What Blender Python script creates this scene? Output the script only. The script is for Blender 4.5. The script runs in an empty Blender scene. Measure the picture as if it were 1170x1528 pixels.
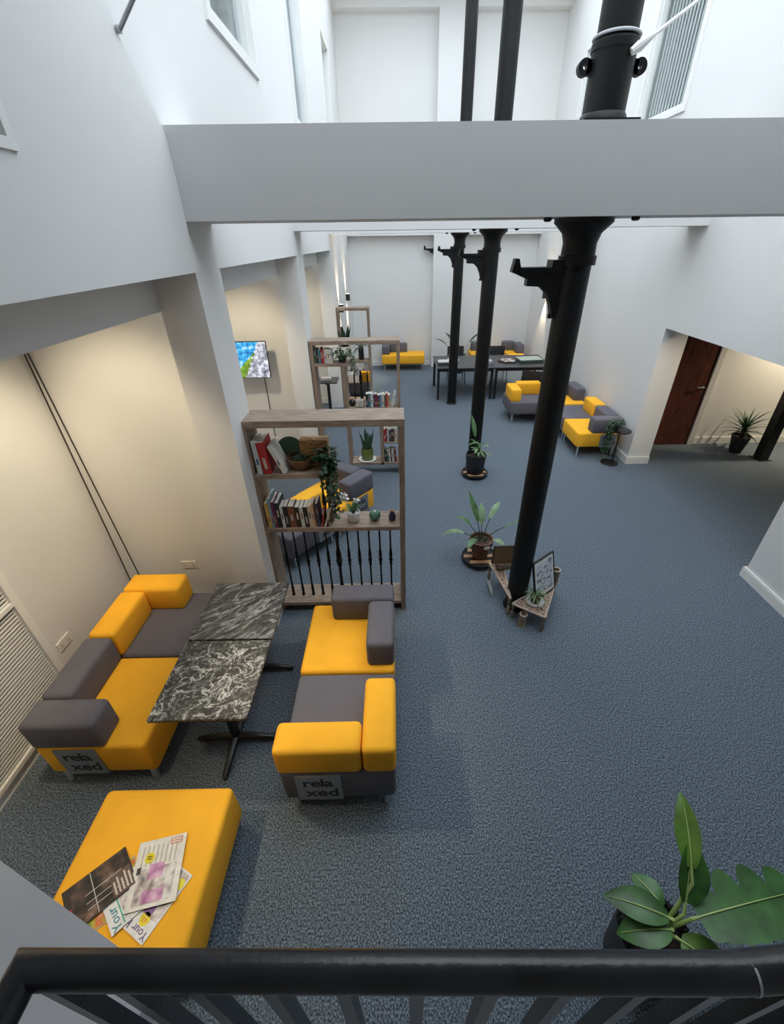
import bpy, bmesh, math, random
from math import sin, cos, pi, radians as R
from mathutils import Vector, Matrix
random.seed(7)
SC = bpy.context.scene
COL = SC.collection

# ------------------------------------------------------------------ camera
cam_d = bpy.data.cameras.new('camera')
cam = bpy.data.objects.new('camera', cam_d); COL.objects.link(cam)
SC.camera = cam
YAW, PIT, ROL, FPX, CXP = R(.4), R(32.44), R(.79), 639.3, 598.0
cam_d.sensor_fit = 'AUTO'; cam_d.sensor_width = 36.0
cam_d.lens = FPX / 1528 * 36.0
cam_d.shift_x = -(CXP - 585.0) / 1528
cam_d.clip_start = 0.02; cam_d.clip_end = 200
_f = Vector((sin(YAW)*cos(PIT), cos(YAW)*cos(PIT), -sin(PIT)))
_r = Vector((cos(YAW), -sin(YAW), 0)); _d = _f.cross(_r)
_rx = _r*cos(ROL) + _d*sin(ROL); _dn = -_r*sin(ROL) + _d*cos(ROL)
cam.matrix_world = Matrix(((_rx.x, -_dn.x, -_f.x, 0), (_rx.y, -_dn.y, -_f.y, 0), (_rx.z, -_dn.z, -_f.z, 3.15), (0, 0, 0, 1)))

# ------------------------------------------------------------------ sky and exposure
W = bpy.data.worlds.new('overcast_sky'); SC.world = W; W.use_nodes = True
bg = W.node_tree.nodes['Background']
bg.inputs['Color'].default_value = (.84, .92, 1.0, 1)
# standard overcast sky: three times brighter overhead than at the horizon
_wt = W.node_tree; _tc = _wt.nodes.new('ShaderNodeTexCoord'); _sx = _wt.nodes.new('ShaderNodeSeparateXYZ')
_mr = _wt.nodes.new('ShaderNodeMapRange'); _wt.links.new(_tc.outputs['Generated'], _sx.inputs[0]); _wt.links.new(_sx.outputs['Z'], _mr.inputs['Value'])
SKY = 3.8
_mr.inputs['To Min'].default_value = SKY/3; _mr.inputs['To Max'].default_value = SKY
_wt.links.new(_mr.outputs[0], bg.inputs['Strength'])
SC.view_settings.view_transform = 'Standard'; SC.view_settings.look = 'None'
SC.view_settings.gamma = 1; SC.view_settings.use_curve_mapping = False
SC.view_settings.exposure = 0.25
WARM = (1.0, .83, .58)

# ------------------------------------------------------------------ materials
def new_mat(name):
    m = bpy.data.materials.new(name); m.use_nodes = True
    return m, m.node_tree, m.node_tree.nodes['Principled BSDF']
def mat(name, col, rough=.6, metal=0, var=0, scale=8, bump=0, bscale=200, emit=None, spec=None, stretch=None):
    m, t, b = new_mat(name)
    b.inputs['Base Color'].default_value = (*col, 1); b.inputs['Roughness'].default_value = rough
    b.inputs['Metallic'].default_value = metal
    if spec is not None: b.inputs['Specular IOR Level'].default_value = spec
    if emit: b.inputs['Emission Color'].default_value = (*emit[0], 1); b.inputs['Emission Strength'].default_value = emit[1]
    tc = t.nodes.new('ShaderNodeTexCoord'); src = tc.outputs['Object']
    if stretch:
        mp = t.nodes.new('ShaderNodeMapping'); mp.inputs['Scale'].default_value = stretch
        t.links.new(src, mp.inputs[0]); src = mp.outputs[0]
    if var:
        n = t.nodes.new('ShaderNodeTexNoise'); n.inputs['Scale'].default_value = scale; n.inputs['Detail'].default_value = 4
        t.links.new(src, n.inputs['Vector'])
        r = t.nodes.new('ShaderNodeValToRGB')
        r.color_ramp.elements[0].position = .3; r.color_ramp.elements[1].position = .7
        r.color_ramp.elements[0].color = (*[c*(1-var) for c in col], 1)
        r.color_ramp.elements[1].color = (*[min(1, c*(1+var)) for c in col], 1)
        t.links.new(n.outputs['Fac'], r.inputs[0]); t.links.new(r.outputs[0], b.inputs['Base Color'])
    if bump:
        n2 = t.nodes.new('ShaderNodeTexNoise'); n2.inputs['Scale'].default_value = bscale
        t.links.new(src, n2.inputs['Vector'])
        bp = t.nodes.new('ShaderNodeBump'); bp.inputs['Strength'].default_value = bump; bp.inputs['Distance'].default_value = .01
        t.links.new(n2.outputs['Fac'], bp.inputs['Height']); t.links.new(bp.outputs[0], b.inputs['Normal'])
    return m
def ramp_mat(name, stops, tex='noise', scale=5, detail=6, rough=.6, stretch=(1, 1, 1), distort=0, bump=0, metal=0, emit=0):
    m, t, b = new_mat(name)
    b.inputs['Roughness'].default_value = rough; b.inputs['Metallic'].default_value = metal
    tc = t.nodes.new('ShaderNodeTexCoord'); mp = t.nodes.new('ShaderNodeMapping'); mp.inputs['Scale'].default_value = stretch
    t.links.new(tc.outputs['Object'], mp.inputs[0])
    n = t.nodes.new('ShaderNodeTexNoise'); n.inputs['Scale'].default_value = scale; n.inputs['Detail'].default_value = detail
    n.inputs['Distortion'].default_value = distort
    t.links.new(mp.outputs[0], n.inputs['Vector'])
    r = t.nodes.new('ShaderNodeValToRGB'); e = r.color_ramp.elements
    while len(e) < len(stops): e.new(.5)
    for k, (p, c) in enumerate(stops): e[k].position = p; e[k].color = (*c, 1)
    t.links.new(n.outputs['Fac'], r.inputs[0]); t.links.new(r.outputs[0], b.inputs['Base Color'])
    if emit:
        t.links.new(r.outputs[0], b.inputs['Emission Color']); b.inputs['Emission Strength'].default_value = emit
    if bump:
        bp = t.nodes.new('ShaderNodeBump'); bp.inputs['Strength'].default_value = bump; bp.inputs['Distance'].default_value = .01
        t.links.new(n.outputs['Fac'], bp.inputs['Height']); t.links.new(bp.outputs[0], b.inputs['Normal'])
    return m
M = {}
M['wall'] = mat('white_paint', (.74, .74, .73), .75, var=.01, scale=2, bump=.05, bscale=120)
M['trim'] = mat('white_gloss', (.80, .80, .78), .4)
M['beam'] = mat('beam_shaded_white', (.60, .61, .61), .6, var=.02, scale=1.5)  # wall white greyed: shade on the near beam face put into the colour
M['stair'] = mat('stair_grey_paint', (.42, .44, .47), .6, var=.03, scale=6)
M['carpet'] = ramp_mat('carpet', [(.36, (.030, .041, .054)), (.5, (.098, .130, .163)), (.64, (.225, .27, .315))], scale=118, detail=3, rough=.95, stretch=(1, .8, 1), bump=.4)
M['yellow'] = mat('yellow_fabric', (.95, .465, .020), .85, var=.05, scale=5, bump=.12, bscale=420)
M['grey'] = mat('grey_fabric', (.122, .117, .138), .85, var=.06, scale=6, bump=.12, bscale=420)
M['chrome'] = mat('chrome', (.75, .75, .76), .16, 1)
M['plate'] = mat('brushed_plate', (.36, .37, .39), .38, .7, var=.05, scale=30)
M['black'] = mat('black_metal', (.012, .012, .013), .38, var=.2, scale=20)
M['cast'] = mat('black_cast_iron', (.006, .006, .0065), .45, var=.3, scale=6, bump=.1, bscale=60, spec=.3)
M['railp'] = mat('worn_black_rail', (.016, .017, .020), .30, var=.5, scale=9, bump=.08, bscale=90)
M['blackmatt'] = mat('black_matt', (.015, .015, .016), .7)
M['wood'] = ramp_mat('grey_oak', [(.25, (.17, .115, .080)), (.5, (.29, .215, .160)), (.75, (.42, .335, .265))], scale=6, detail=8, rough=.55, stretch=(1.2, 8, 8), distort=.6, bump=.06)
M['woodv'] = ramp_mat('grey_oak_upright', [(.25, (.15, .100, .070)), (.5, (.26, .185, .135)), (.75, (.36, .28, .215))], scale=6, detail=8, rough=.55, stretch=(8, 8, 1.0), distort=.6, bump=.06)
M['door'] = ramp_mat('walnut_door', [(.3, (.055, .014, .008)), (.5, (.105, .030, .017)), (.72, (.17, .058, .034))], scale=5, detail=8, rough=.4, stretch=(9, 9, .8), distort=.8)
M['glass'] = mat('window_glass', (.30, .36, .38), .08, spec=.8)
M['blind'] = mat('blind_slat', (.52, .55, .55), .6)
M['blindpale'] = mat('pale_blind', (.75, .78, .78), .7)
M['terra'] = mat('terracotta', (.13, .05, .03), .5, var=.25, scale=12)
M['soil'] = mat('soil', (.055, .035, .022), .95, var=.5, scale=60)
M['potblack'] = mat('black_pot', (.018, .018, .020), .45)
M['leaf'] = mat('leaf_green', (.065, .15, .045), .45, var=.35, scale=14)
M['leafpale'] = mat('leaf_pale', (.16, .26, .13), .48, var=.3, scale=14)
M['leafdark'] = mat('leaf_dark', (.018, .055, .022), .5, var=.35, scale=20)
M['leafbig'] = mat('leaf_big', (.036, .125, .022), .36, var=.45, scale=9)
M['rib'] = mat('leaf_rib', (.42, .55, .18), .5)
M['white'] = mat('white_ceramic', (.80, .80, .78), .3)
M['paper'] = mat('paper', (.75, .71, .63), .8, var=.06, scale=40)
M['socket'] = mat('socket_plastic', (.78, .74, .68), .4)
M['wicker'] = ramp_mat('wicker', [(.35, (.16, .075, .025)), (.55, (.42, .24, .10)), (.75, (.56, .36, .17))], scale=9, detail=4, rough=.7, stretch=(3, 3, 14), bump=.3)
M['carved'] = ramp_mat('carved_pale_wood', [(.40, (.055, .035, .025)), (.48, (.33, .23, .17)), (.7, (.52, .40, .32))], scale=38, detail=2, rough=.7, distort=1.5, bump=.5)
M['bamboo'] = mat('weathered_wood', (.25, .20, .145), .7, var=.35, scale=18, bump=.2, bscale=60)
M['slatwood'] = mat('pine_slat', (.50, .29, .13), .6, var=.2, scale=10)
M['bowl'] = mat('brown_bowl', (.17, .075, .035), .35, var=.2, scale=12)
M['dark'] = mat('dark_void', (.02, .02, .022), .9)
M['lamp'] = mat('lamp_glow', (1, .9, .7), .5, emit=((1, .80, .50), 12))
M['screenframe'] = mat('screen_bezel', (.01, .01, .012), .3)
M['pic'] = ramp_mat('print_sketch', [(.32, (.05, .055, .065)), (.41, (.26, .28, .32)), (.47, (.58, .60, .64)), (.70, (.74, .76, .80))], scale=13, detail=7, rough=.35, stretch=(1, 1, 2.2), distort=.8)
M['board'] = mat('brown_backing_board', (.30, .18, .09), .8)
M['tabletop'] = mat('dark_tabletop', (.045, .045, .048), .35, var=.1, scale=5)
def marble(name, rot, sc, vscale, vw, base, mid, hi, vamt):
    m, t, b = new_mat(name); b.inputs['Roughness'].default_value = .32
    tc = t.nodes.new('ShaderNodeTexCoord'); mp = t.nodes.new('ShaderNodeMapping')
    mp.inputs['Scale'].default_value = sc
    m0 = t.nodes.new('ShaderNodeMapping'); m0.inputs['Rotation'].default_value = (0, 0, rot)
    t.links.new(tc.outputs['Object'], m0.inputs[0]); t.links.new(m0.outputs[0], mp.inputs[0])
    def noise(scale, detail, dist, rough=.6):
        n = t.nodes.new('ShaderNodeTexNoise'); n.inputs['Scale'].default_value = scale; n.inputs['Detail'].default_value = detail
        n.inputs['Distortion'].default_value = dist; n.inputs['Roughness'].default_value = rough
        t.links.new(mp.outputs[0], n.inputs['Vector']); return n.outputs['Fac']
    def math(op, a, c, clamp=False):
        q = t.nodes.new('ShaderNodeMath'); q.operation = op; q.use_clamp = clamp
        for k, v in enumerate((a, c)):
            if isinstance(v, (int, float)): q.inputs[k].default_value = v
            else: t.links.new(v, q.inputs[k])
        return q.outputs[0]
    def vein(src, width):
        r = t.nodes.new('ShaderNodeMapRange'); r.inputs['From Max'].default_value = width; r.inputs['To Min'].default_value = 1; r.inputs['To Max'].default_value = 0
        t.links.new(math('ABSOLUTE', math('SUBTRACT', src, .5), 0), r.inputs['Value']); return r.outputs[0]
    patch = noise(2.2, 3, .2)
    v = math('MULTIPLY', vein(noise(vscale, 7, .9), vw), math('MULTIPLY', patch, vamt))
    v2 = math('MULTIPLY', vein(noise(vscale*2.3, 6, .6), vw*1.3), math('MULTIPLY', patch, vamt*.55))
    cloud = math('MULTIPLY', math('SUBTRACT', noise(5, 10, .5, .72), .36), .9)
    f = math('ADD', math('ADD', v, v2), cloud, True)
    r = t.nodes.new('ShaderNodeValToRGB'); e = r.color_ramp.elements
    e[0].position = .0; e[0].color = (*base, 1); e[1].position = .95; e[1].color = (*hi, 1)
    k = e.new(.3); k.color = (*mid, 1)
    t.links.new(f, r.inputs[0]); t.links.new(r.outputs[0], b.inputs['Base Color']); return m
M['marble'] = marble('black_marble_crackle', R(-30), (2.4, 3.0, 2), 2.6, .028, (.010, .011, .011), (.055, .058, .057), (.50, .51, .49), 1.5)
M['marblestreak'] = marble('black_marble_streaks', R(-42), (1.1, 4.6, 2), 2.6, .045, (.012, .013, .013), (.065, .068, .068), (.40, .41, .41), 1.0)
def tv_mat():
    m, t, b = new_mat('landscape_screen'); b.inputs['Roughness'].default_value = .25
    tc = t.nodes.new('ShaderNodeTexCoord'); sp = t.nodes.new('ShaderNodeSeparateXYZ'); t.links.new(tc.outputs['Object'], sp.inputs[0])
    n = t.nodes.new('ShaderNodeTexNoise'); n.inputs['Scale'].default_value = 16; n.inputs['Detail'].default_value = 8; t.links.new(tc.outputs['Object'], n.inputs['Vector'])
    def ramp(stops, src):
        r = t.nodes.new('ShaderNodeValToRGB'); e = r.color_ramp.elements
        while len(e) < len(stops): e.new(.5)
        for k, (p, c) in enumerate(stops): e[k].position = p; e[k].color = (*c, 1)
        t.links.new(src, r.inputs[0]); return r.outputs[0]
    rock = ramp([(.3, (.05, .06, .09)), (.5, (.35, .36, .42)), (.65, (.75, .75, .80))], n.outputs['Fac'])
    grass = ramp([(.3, (.03, .09, .01)), (.6, (.22, .38, .03)), (.8, (.45, .55, .06))], n.outputs['Fac'])
    water = ramp([(.35, (.01, .10, .35)), (.55, (.03, .40, .75)), (.7, (.75, .85, .95))], n.outputs['Fac'])
    def m2(op, a, bb):
        q = t.nodes.new('ShaderNodeMath'); q.operation = op
        for k, v in enumerate((a, bb)):
            if isinstance(v, (int, float)): q.inputs[k].default_value = v
            else: t.links.new(v, q.inputs[k])
        return q.outputs[0]
    wob = m2('MULTIPLY', m2('SUBTRACT', n.outputs['Fac'], .5), .35)
    xs = m2('ADD', sp.outputs['X'], wob); zs = m2('ADD', sp.outputs['Z'], wob)
    right = m2('GREATER_THAN', m2('SUBTRACT', xs, m2('MULTIPLY', zs, .55)), .13)
    low = m2('LESS_THAN', m2('SUBTRACT', zs, m2('MULTIPLY', xs, .9)), -.06)
    def mix(f, a, c):
        q = t.nodes.new('ShaderNodeMix'); q.data_type = 'RGBA'
        t.links.new(f, q.inputs['Factor']); t.links.new(a, q.inputs['A']); t.links.new(c, q.inputs['B']); return q.outputs['Result']
    c = mix(right, mix(low, water, grass), rock)
    t.links.new(c, b.inputs['Emission Color']); b.inputs['Emission Strength'].default_value = 1.1
    b.inputs['Base Color'].default_value = (.01, .01, .01, 1)
    return m
M['tv'] = tv_mat()
_cm = {}
def cmat(col, rough=.6):
    k = (tuple(round(c, 3) for c in col), rough)
    if k not in _cm: _cm[k] = mat('cover_print', col, rough, var=.12, scale=30)
    return _cm[k]

# ------------------------------------------------------------------ mesh helpers
class MB:
    def __init__(s): s.v = []; s.f = []
    def add(s, vs, fs):
        o = len(s.v); s.v += [Vector(p) for p in vs]; s.f += [tuple(i+o for i in f) for f in fs]; return s
    def box(s, x0, x1, y0, y1, z0, z1, mx=None):
        vs = [Vector(p) for p in ((x0,y0,z0),(x1,y0,z0),(x1,y1,z0),(x0,y1,z0),(x0,y0,z1),(x1,y0,z1),(x1,y1,z1),(x0,y1,z1))]
        if mx: vs = [mx @ p for p in vs]
        return s.add(vs, [(3,2,1,0),(4,5,6,7),(0,1,5,4),(1,2,6,5),(2,3,7,6),(3,0,4,7)])
    def rbox(s, x0, x1, y0, y1, z0, z1, r=.03, seg=3, mx=None):
        bm = bmesh.new(); bmesh.ops.create_cube(bm, size=1)
        for v in bm.verts: v.co = Vector(((x0+x1)/2+v.co.x*(x1-x0), (y0+y1)/2+v.co.y*(y1-y0), (z0+z1)/2+v.co.z*(z1-z0)))
        bmesh.ops.bevel(bm, geom=bm.edges[:], offset=r, segments=seg, profile=.5, affect='EDGES')
        bm.verts.index_update()
        vs = [v.co.copy() for v in bm.verts]; fs = [[v.index for v in f.verts] for f in bm.faces]; bm.free()
        if mx: vs = [mx @ p for p in vs]
        return s.add(vs, fs)
    def tube(s, pts, rad, n=10, caps=True):
        pts = [Vector(p) for p in pts]; rads = rad if isinstance(rad, (list, tuple)) else [rad]*len(pts)
        t0 = (pts[1]-pts[0]).normalized(); a = t0.orthogonal().normalized(); o = len(s.v)
        for k, p in enumerate(pts):
            t = (pts[min(k+1, len(pts)-1)]-pts[max(k-1, 0)]).normalized()
            a = (a - t*a.dot(t)).normalized(); b = t.cross(a)
            for j in range(n):
                q = 2*pi*j/n; s.v.append(p + (a*cos(q)+b*sin(q))*rads[k])
        for k in range(len(pts)-1):
            for j in range(n):
                j2 = (j+1) % n; s.f.append((o+k*n+j, o+k*n+j2, o+(k+1)*n+j2, o+(k+1)*n+j))
        if caps:
            s.f.append(tuple(o+j for j in reversed(range(n)))); e = o+(len(pts)-1)*n
            s.f.append(tuple(e+j for j in range(n)))
        return s
    def lathe(s, c, prof, n=24, caps=True, mx=None, ax=None):
        o = len(s.v); c = Vector(c)
        for r, z in prof:
            for j in range(n):
                q = 2*pi*j/n; p = Vector((r*cos(q), r*sin(q), z))
                if mx: p = mx @ p
                s.v.append(c + p)
        for k in range(len(prof)-1):
            for j in range(n):
                j2 = (j+1) % n; s.f.append((o+k*n+j, o+k*n+j2, o+(k+1)*n+j2, o+(k+1)*n+j))
        if caps:
            s.f.append(tuple(o+j for j in reversed(range(n)))); e = o+(len(prof)-1)*n
            s.f.append(tuple(e+j for j in range(n)))
        return s
    def prism(s, poly, axis, a, b):
        n = len(poly)
        def P(p, t):
            return {'x': (t, p[0], p[1]), 'y': (p[0], t, p[1]), 'z': (p[0], p[1], t)}[axis]
        vs = [P(p, a) for p in poly] + [P(p, b) for p in poly]
        fs = [tuple(range(n)), tuple(reversed(range(n, 2*n)))] + [(k, n+k, n+(k+1) % n, (k+1) % n) for k in range(n)]
        return s.add(vs, fs)
    def leaf(s, base, tip_dir, length, width, droop=.4, fold=.25, n=8, wprof=None, roll=0):
        d = Vector(tip_dir).normalized(); p = Vector(base); side = d.cross(Vector((0, 0, 1)))
        if side.length < 1e-3: side = Vector((1, 0, 0))
        side.normalize(); side = Matrix.Rotation(roll, 3, d) @ side
        o = len(s.v); st = length/n
        for k in range(n+1):
            u = k/n; w = (wprof(u) if wprof else max(.02, sin(pi*min(1, u*.93+.07))**.8*(1-.25*u)))
            wl, wr = (w if isinstance(w, tuple) else (w, w)); wl *= width/2; wr *= width/2
            up = side.cross(d).normalized()
            s.v += [p - side*wl + up*wl*fold, p.copy(), p + side*wr + up*wr*fold]
            p = p + d*st; d = (d + Vector((0, 0, -droop*st/length*1.6))).normalized()
            side = (side - d*side.dot(d)).normalized()
        for k in range(n):
            a = o+3*k
            s.f += [(a, a+1, a+4, a+3), (a+1, a+2, a+5, a+4)]
        return s
    def build(s, name, m, parent=None, o=(0, 0, 0), kind=None, smooth=35):
        o = Vector(o); me = bpy.data.meshes.new(name)
        me.from_pydata([v-o for v in s.v], [], s.f); me.update()
        bm = bmesh.new(); bm.from_mesh(me); bmesh.ops.recalc_face_normals(bm, faces=bm.faces[:]); bm.to_mesh(me); bm.free()
        if smooth:
            me.shade_smooth(); me.set_sharp_from_angle(angle=R(smooth))
        me.materials.append(m if not isinstance(m, str) else M[m])
        ob = bpy.data.objects.new(name, me); COL.objects.link(ob)
        if parent: ob.parent = parent
        else: ob.location = o
        if kind: ob['kind'] = kind
        return ob
def thing(name, label, cat, loc=(0, 0, 0), rz=0, group=None):
    e = bpy.data.objects.new(name, None); COL.objects.link(e); e.location = loc; e.rotation_euler = (0, 0, rz); e.empty_display_size = .1
    e['label'] = label; e['category'] = cat
    if group: e['group'] = group
    return e
def tag(o, label, cat, group=None):
    o['label'] = label; o['category'] = cat
    if group: o['group'] = group
    return o
def copy_tree(o, parent=None):
    c = o.copy(); COL.objects.link(c)
    if parent: c.parent = parent
    for ch in list(o.children): copy_tree(ch, c)
    return c
def struct(name, mb, m, parent=None, o=(0, 0, 0), **k):
    ob = mb.build(name, m, parent, o, **k)
    if not parent: ob['kind'] = 'structure'
    return ob
def text_part(txt, size, m, parent, mx, name='lettering', sx=1, spacing=1, align='CENTER', bold=0):
    cu = bpy.data.curves.new(name, 'FONT'); cu.body = txt; cu.size = size; cu.extrude = .0008; cu.resolution_u = 2; cu.offset = bold
    cu.align_x = align; cu.align_y = 'CENTER'; cu.space_character = spacing
    tmp = bpy.data.objects.new(name, cu); COL.objects.link(tmp)
    bpy.context.view_layer.update()
    dg = bpy.context.evaluated_depsgraph_get(); me = bpy.data.meshes.new_from_object(tmp.evaluated_get(dg))
    bpy.data.objects.remove(tmp)
    me.transform(mx @ Matrix.Diagonal((sx, 1, 1, 1))); me.materials.clear(); me.materials.append(M[m] if isinstance(m, str) else m)
    ob = bpy.data.objects.new(name, me); COL.objects.link(ob); ob.parent = parent
    return ob
def grid_wall(axis, t0, t1, u0, u1, z0, z1, holes):
    """solid wall of thickness t0..t1 on the given axis with rectangular holes (u0,u1,z0,z1)"""
    us = sorted({u0, u1, *[h[0] for h in holes], *[h[1] for h in holes]}); zs = sorted({z0, z1, *[h[2] for h in holes], *[h[3] for h in holes]})
    us = [u for u in us if u0 <= u <= u1]; zs = [z for z in zs if z0 <= z <= z1]
    mb = MB()
    for a, b in zip(us, us[1:]):
        run = None
        for c, d in zip(zs, zs[1:]):
            um, zm = (a+b)/2, (c+d)/2
            solid = not any(h[0] < um < h[1] and h[2] < zm < h[3] for h in holes)
            if solid: run = [run[0], d] if run else [c, d]
            if (not solid or d == zs[-1]) and run:
                if axis == 'x': mb.box(t0, t1, a, b, run[0], run[1])
                else: mb.box(a, b, t0, t1, run[0], run[1])
                run = None
    return mb

# ------------------------------------------------------------------ the room
XL, XR, XW = -1.18, 3.76, -2.68          # upper left wall, right wall, alcove wall
B = [2.93, 6.08, 9.36]                   # beam front faces
BT = .44; ZB, ZT = 3.25, 3.66            # beam depth, underside, top
YB = 13.1                                # back wall
TOP = 7.4
struct('floor', MB().box(-3.4, 9.2, -2.6, YB+.4, -.12, 0), 'carpet')

winL = [(4.04, 5.30, 4.36, 6.2), (7.04, 8.20, 4.36, 6.2), (10.25, 11.35, 4.36, 6.2)]
near_win = (.75, 1.745, 3.395, 4.25)
struct('wall_left', grid_wall('x', XL-.27, XL, -2.6, YB, 3.0, TOP, winL+[near_win]), 'wall')
# added lining on the near wall, raked end shaped to the edge of shade
shade_lining = MB().box(XL, XL+.014, -2.6, .75, 3.0, 5.4).box(XL, XL+.014, .75, 1.75, 3.0, 3.395).box(XL, XL+.014, .75, 1.75, 4.25, 5.4)
shade_lining.prism([(1.75, 3.0), (2.93, 3.0), (2.93, 3.62), (2.66, 3.93), (2.35, 4.6), (2.0, 5.4), (1.75, 5.4)], 'x', XL, XL+.014)
struct('trim_1', shade_lining, 'wall')
struct('wall_alcove', MB().box(XW-.2, XW, -2.6, YB, 0, 3.3), 'wall')
struct('wall_right', grid_wall('x', XR, XR+.35, -2.6, YB, 0, TOP,
       [(3.53, 6.33, 0, 2.07), (7.33, 8.75, 4.50, 6.2), (10.35, 11.55, 4.50, 6.2)]), 'wall')
bk = MB().box(-3.2, XR+.4, YB, YB+.3, 0, TOP)
bk.box(-3.2, -1.27, YB-.22, YB, 0, TOP); bk.box(1.03, 1.75, YB-.22, YB, 0, TOP); bk.box(3.90, 4.1, YB-.22, YB, 0, TOP)
bk.box(-1.27, 1.03, YB-.22, YB, 3.24, 3.9); bk.box(1.75, XR, YB-.22, YB, 3.24, 3.9)
bk.box(-1.27, 1.03, YB-.22, YB, 7.15, TOP); bk.box(1.75, XR, YB-.22, YB, 7.15, TOP)
struct('wall_back', bk, 'wall')
struct('wall_front', MB().box(-3.2, 9.2, -2.8, -2.6, 0, 7.4), 'wall')  # unseen wall behind the camera, put in to block light
struct('ceiling', MB().box(-3.2, 4.2, -2.8, 1.55, 4.8, 5.0), 'wall')  # out of view, extent set to keep sky light off the near bay
struct('sky_blocker_far', MB().box(-3.2, 4.2, 12.1, YB+.3, TOP, TOP+.2), 'wall')  # unseen roof strip, added to dim the upper back wall
struct('ceiling_alcove', MB().box(XW, XL-.43, -2.6, YB, 2.93, 3.06), 'wall')
# downstand beam set back under the left wall, and the piers that carry the big beams
for k, (a, b) in enumerate(((-2.6, B[0]), (B[0]+.42, B[1]), (B[1]+.42, B[2]))):
    struct('trim_%d' % (2+k), MB().box(XL-.43, XL-.27, a, b, 2.79, 3.06), 'wall')
for k, y in enumerate(B):
    p = MB().box(XL-.27, XL, y, y+.42, 0, 3.0)
    p.box(XW, XL-.271, y+.33, y+.42, 0, 2.94)
    struct('wall_pier_%s' % ('near', 'middle', 'far')[k], p, 'wall')
for k, y in enumerate(B):
    x1 = XR
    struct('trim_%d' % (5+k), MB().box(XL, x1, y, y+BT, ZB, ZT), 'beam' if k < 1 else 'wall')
struct('wall_left_far', MB().box(XL-.27, XL, B[2]+.42, YB, 0, 3.0), 'wall')
# side room beyond the opening
struct('wall_side_back', MB().box(XR+.35, 9.2, 7.1, 7.3, 0, 2.6), 'wall')
struct('wall_side_right', MB().box(9.0, 9.2, -2.6, 7.1, 0, 2.6), 'wall')
struct('ceiling_side', MB().box(XR+.35, 9.2, -2.6, 7.3, 2.45, 2.6), 'wall')
# skirting
def skirt(name, *boxes):
    mb = MB()
    for x0, x1, y0, y1 in boxes: mb.box(x0, x1, y0, y1, 0, .105); mb.box(x0+.004 if x1-x0 < .05 else x0, x1-.004 if x1-x0 < .05 else x1, y0+.004 if y1-y0 < .05 else y0, y1-.004 if y1-y0 < .05 else y1, .105, .12)
    struct(name, mb, 'trim')
skirt('baseboard_left', (XW, XW+.025, -2.6, B[0]+.33), (XW, XW+.025, B[0]+.42, B[1]+.33), (XW, XW+.025, B[1]+.42, B[2]+.33), (XW+.025, XL-.27, B[0]+.305, B[0]+.33), (XW+.025, XL-.27, B[1]+.305, B[1]+.33), (XW+.025, XL-.27, B[2]+.305, B[2]+.33))
skirt('baseboard_right', (XR-.025, XR, 0.2, 3.53), (XR-.025, XR, 6.33, YB-.22), (XR-.025, XR+.35, 6.305, 6.33), (XR-.025, XR+.35, 3.53, 3.555))
skirt('baseboard_back', (-1.27, 1.03, YB-.025, YB), (1.03, 1.75, YB-.245, YB-.22), (1.75, XR-.025, YB-.025, YB))
skirt('baseboard_left_far', (XL, XL+.025, B[2]+.42, YB-.22))
skirt('baseboard_side', (5.27, 9.0, 7.075, 7.1))

# windows on the upper walls
def window(k, side, y0, y1, z0, z1, blind):
    x = XL if side < 0 else XR; s = 1 if side < 0 else -1          # s points into the room
    fr = MB()
    def bx(a, b, c, d, e, f): fr.box(min(x+s*a, x+s*b), max(x+s*a, x+s*b), c, d, e, f)
    t = .075 if k != 4 else .032
    for (c, d, e, f) in ((y0, y1, z0, z0+t), (y0, y1, z1-t, z1), (y0, y0+t, z0+t, z1-t), (y1-t, y1, z0+t, z1-t)): bx(-.10, .022, c, d, e, f)
    for (c, d, e, f) in ((y0+t, y1-t, z0+t, z0+t+.03), (y0+t, y1-t, z1-t-.03, z1-t), (y0+t, y0+t+.03, z0+t, z1-t), (y1-t-.03, y1-t, z0+t, z1-t)): bx(-.10, -.02 if k != 4 else -.06, c, d, e, f)
    w = fr.build('window_%d' % k, 'trim'); w['kind'] = 'structure'
    g = MB(); g.box(min(x-s*.075, x-s*.069), max(x-s*.075, x-s*.069), y0+t, y1-t, z0+t, z1-t)
    g.build('pane', 'glassclear', w)
    bl = MB(); n = int((y1-y0-2*t)/.085)
    if blind == 'vertical':
        for j in range(n):
            yy = y0+t+.085*j
            mx = Matrix.Translation((x-s*.115, yy+.045, 0)) @ Matrix.Rotation(R(12)*s, 4, 'Z')
            bl.box(-.002, .002, -.042, .042, z0+.02, z1-.02, mx)
        bl.build('blind', 'blind', w, kind='stuff')
    elif blind == 'roller':
        bl.box(min(x-s*.13, x-s*.135), max(x-s*.13, x-s*.135), y0+t, y1-t, z0+.62, z1); bl.build('blind', 'blindpale', w)
    bb = MB(); bb.box(min(x-s*.26, x-s*.268), max(x-s*.26, x-s*.268), y0-.02, y1+.02, z0-.02, z1+.02); bb.build('backing', 'voidgrey', w)
M['voidgrey'] = mat('dim_room_beyond', (.42, .46, .45), .9)
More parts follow.
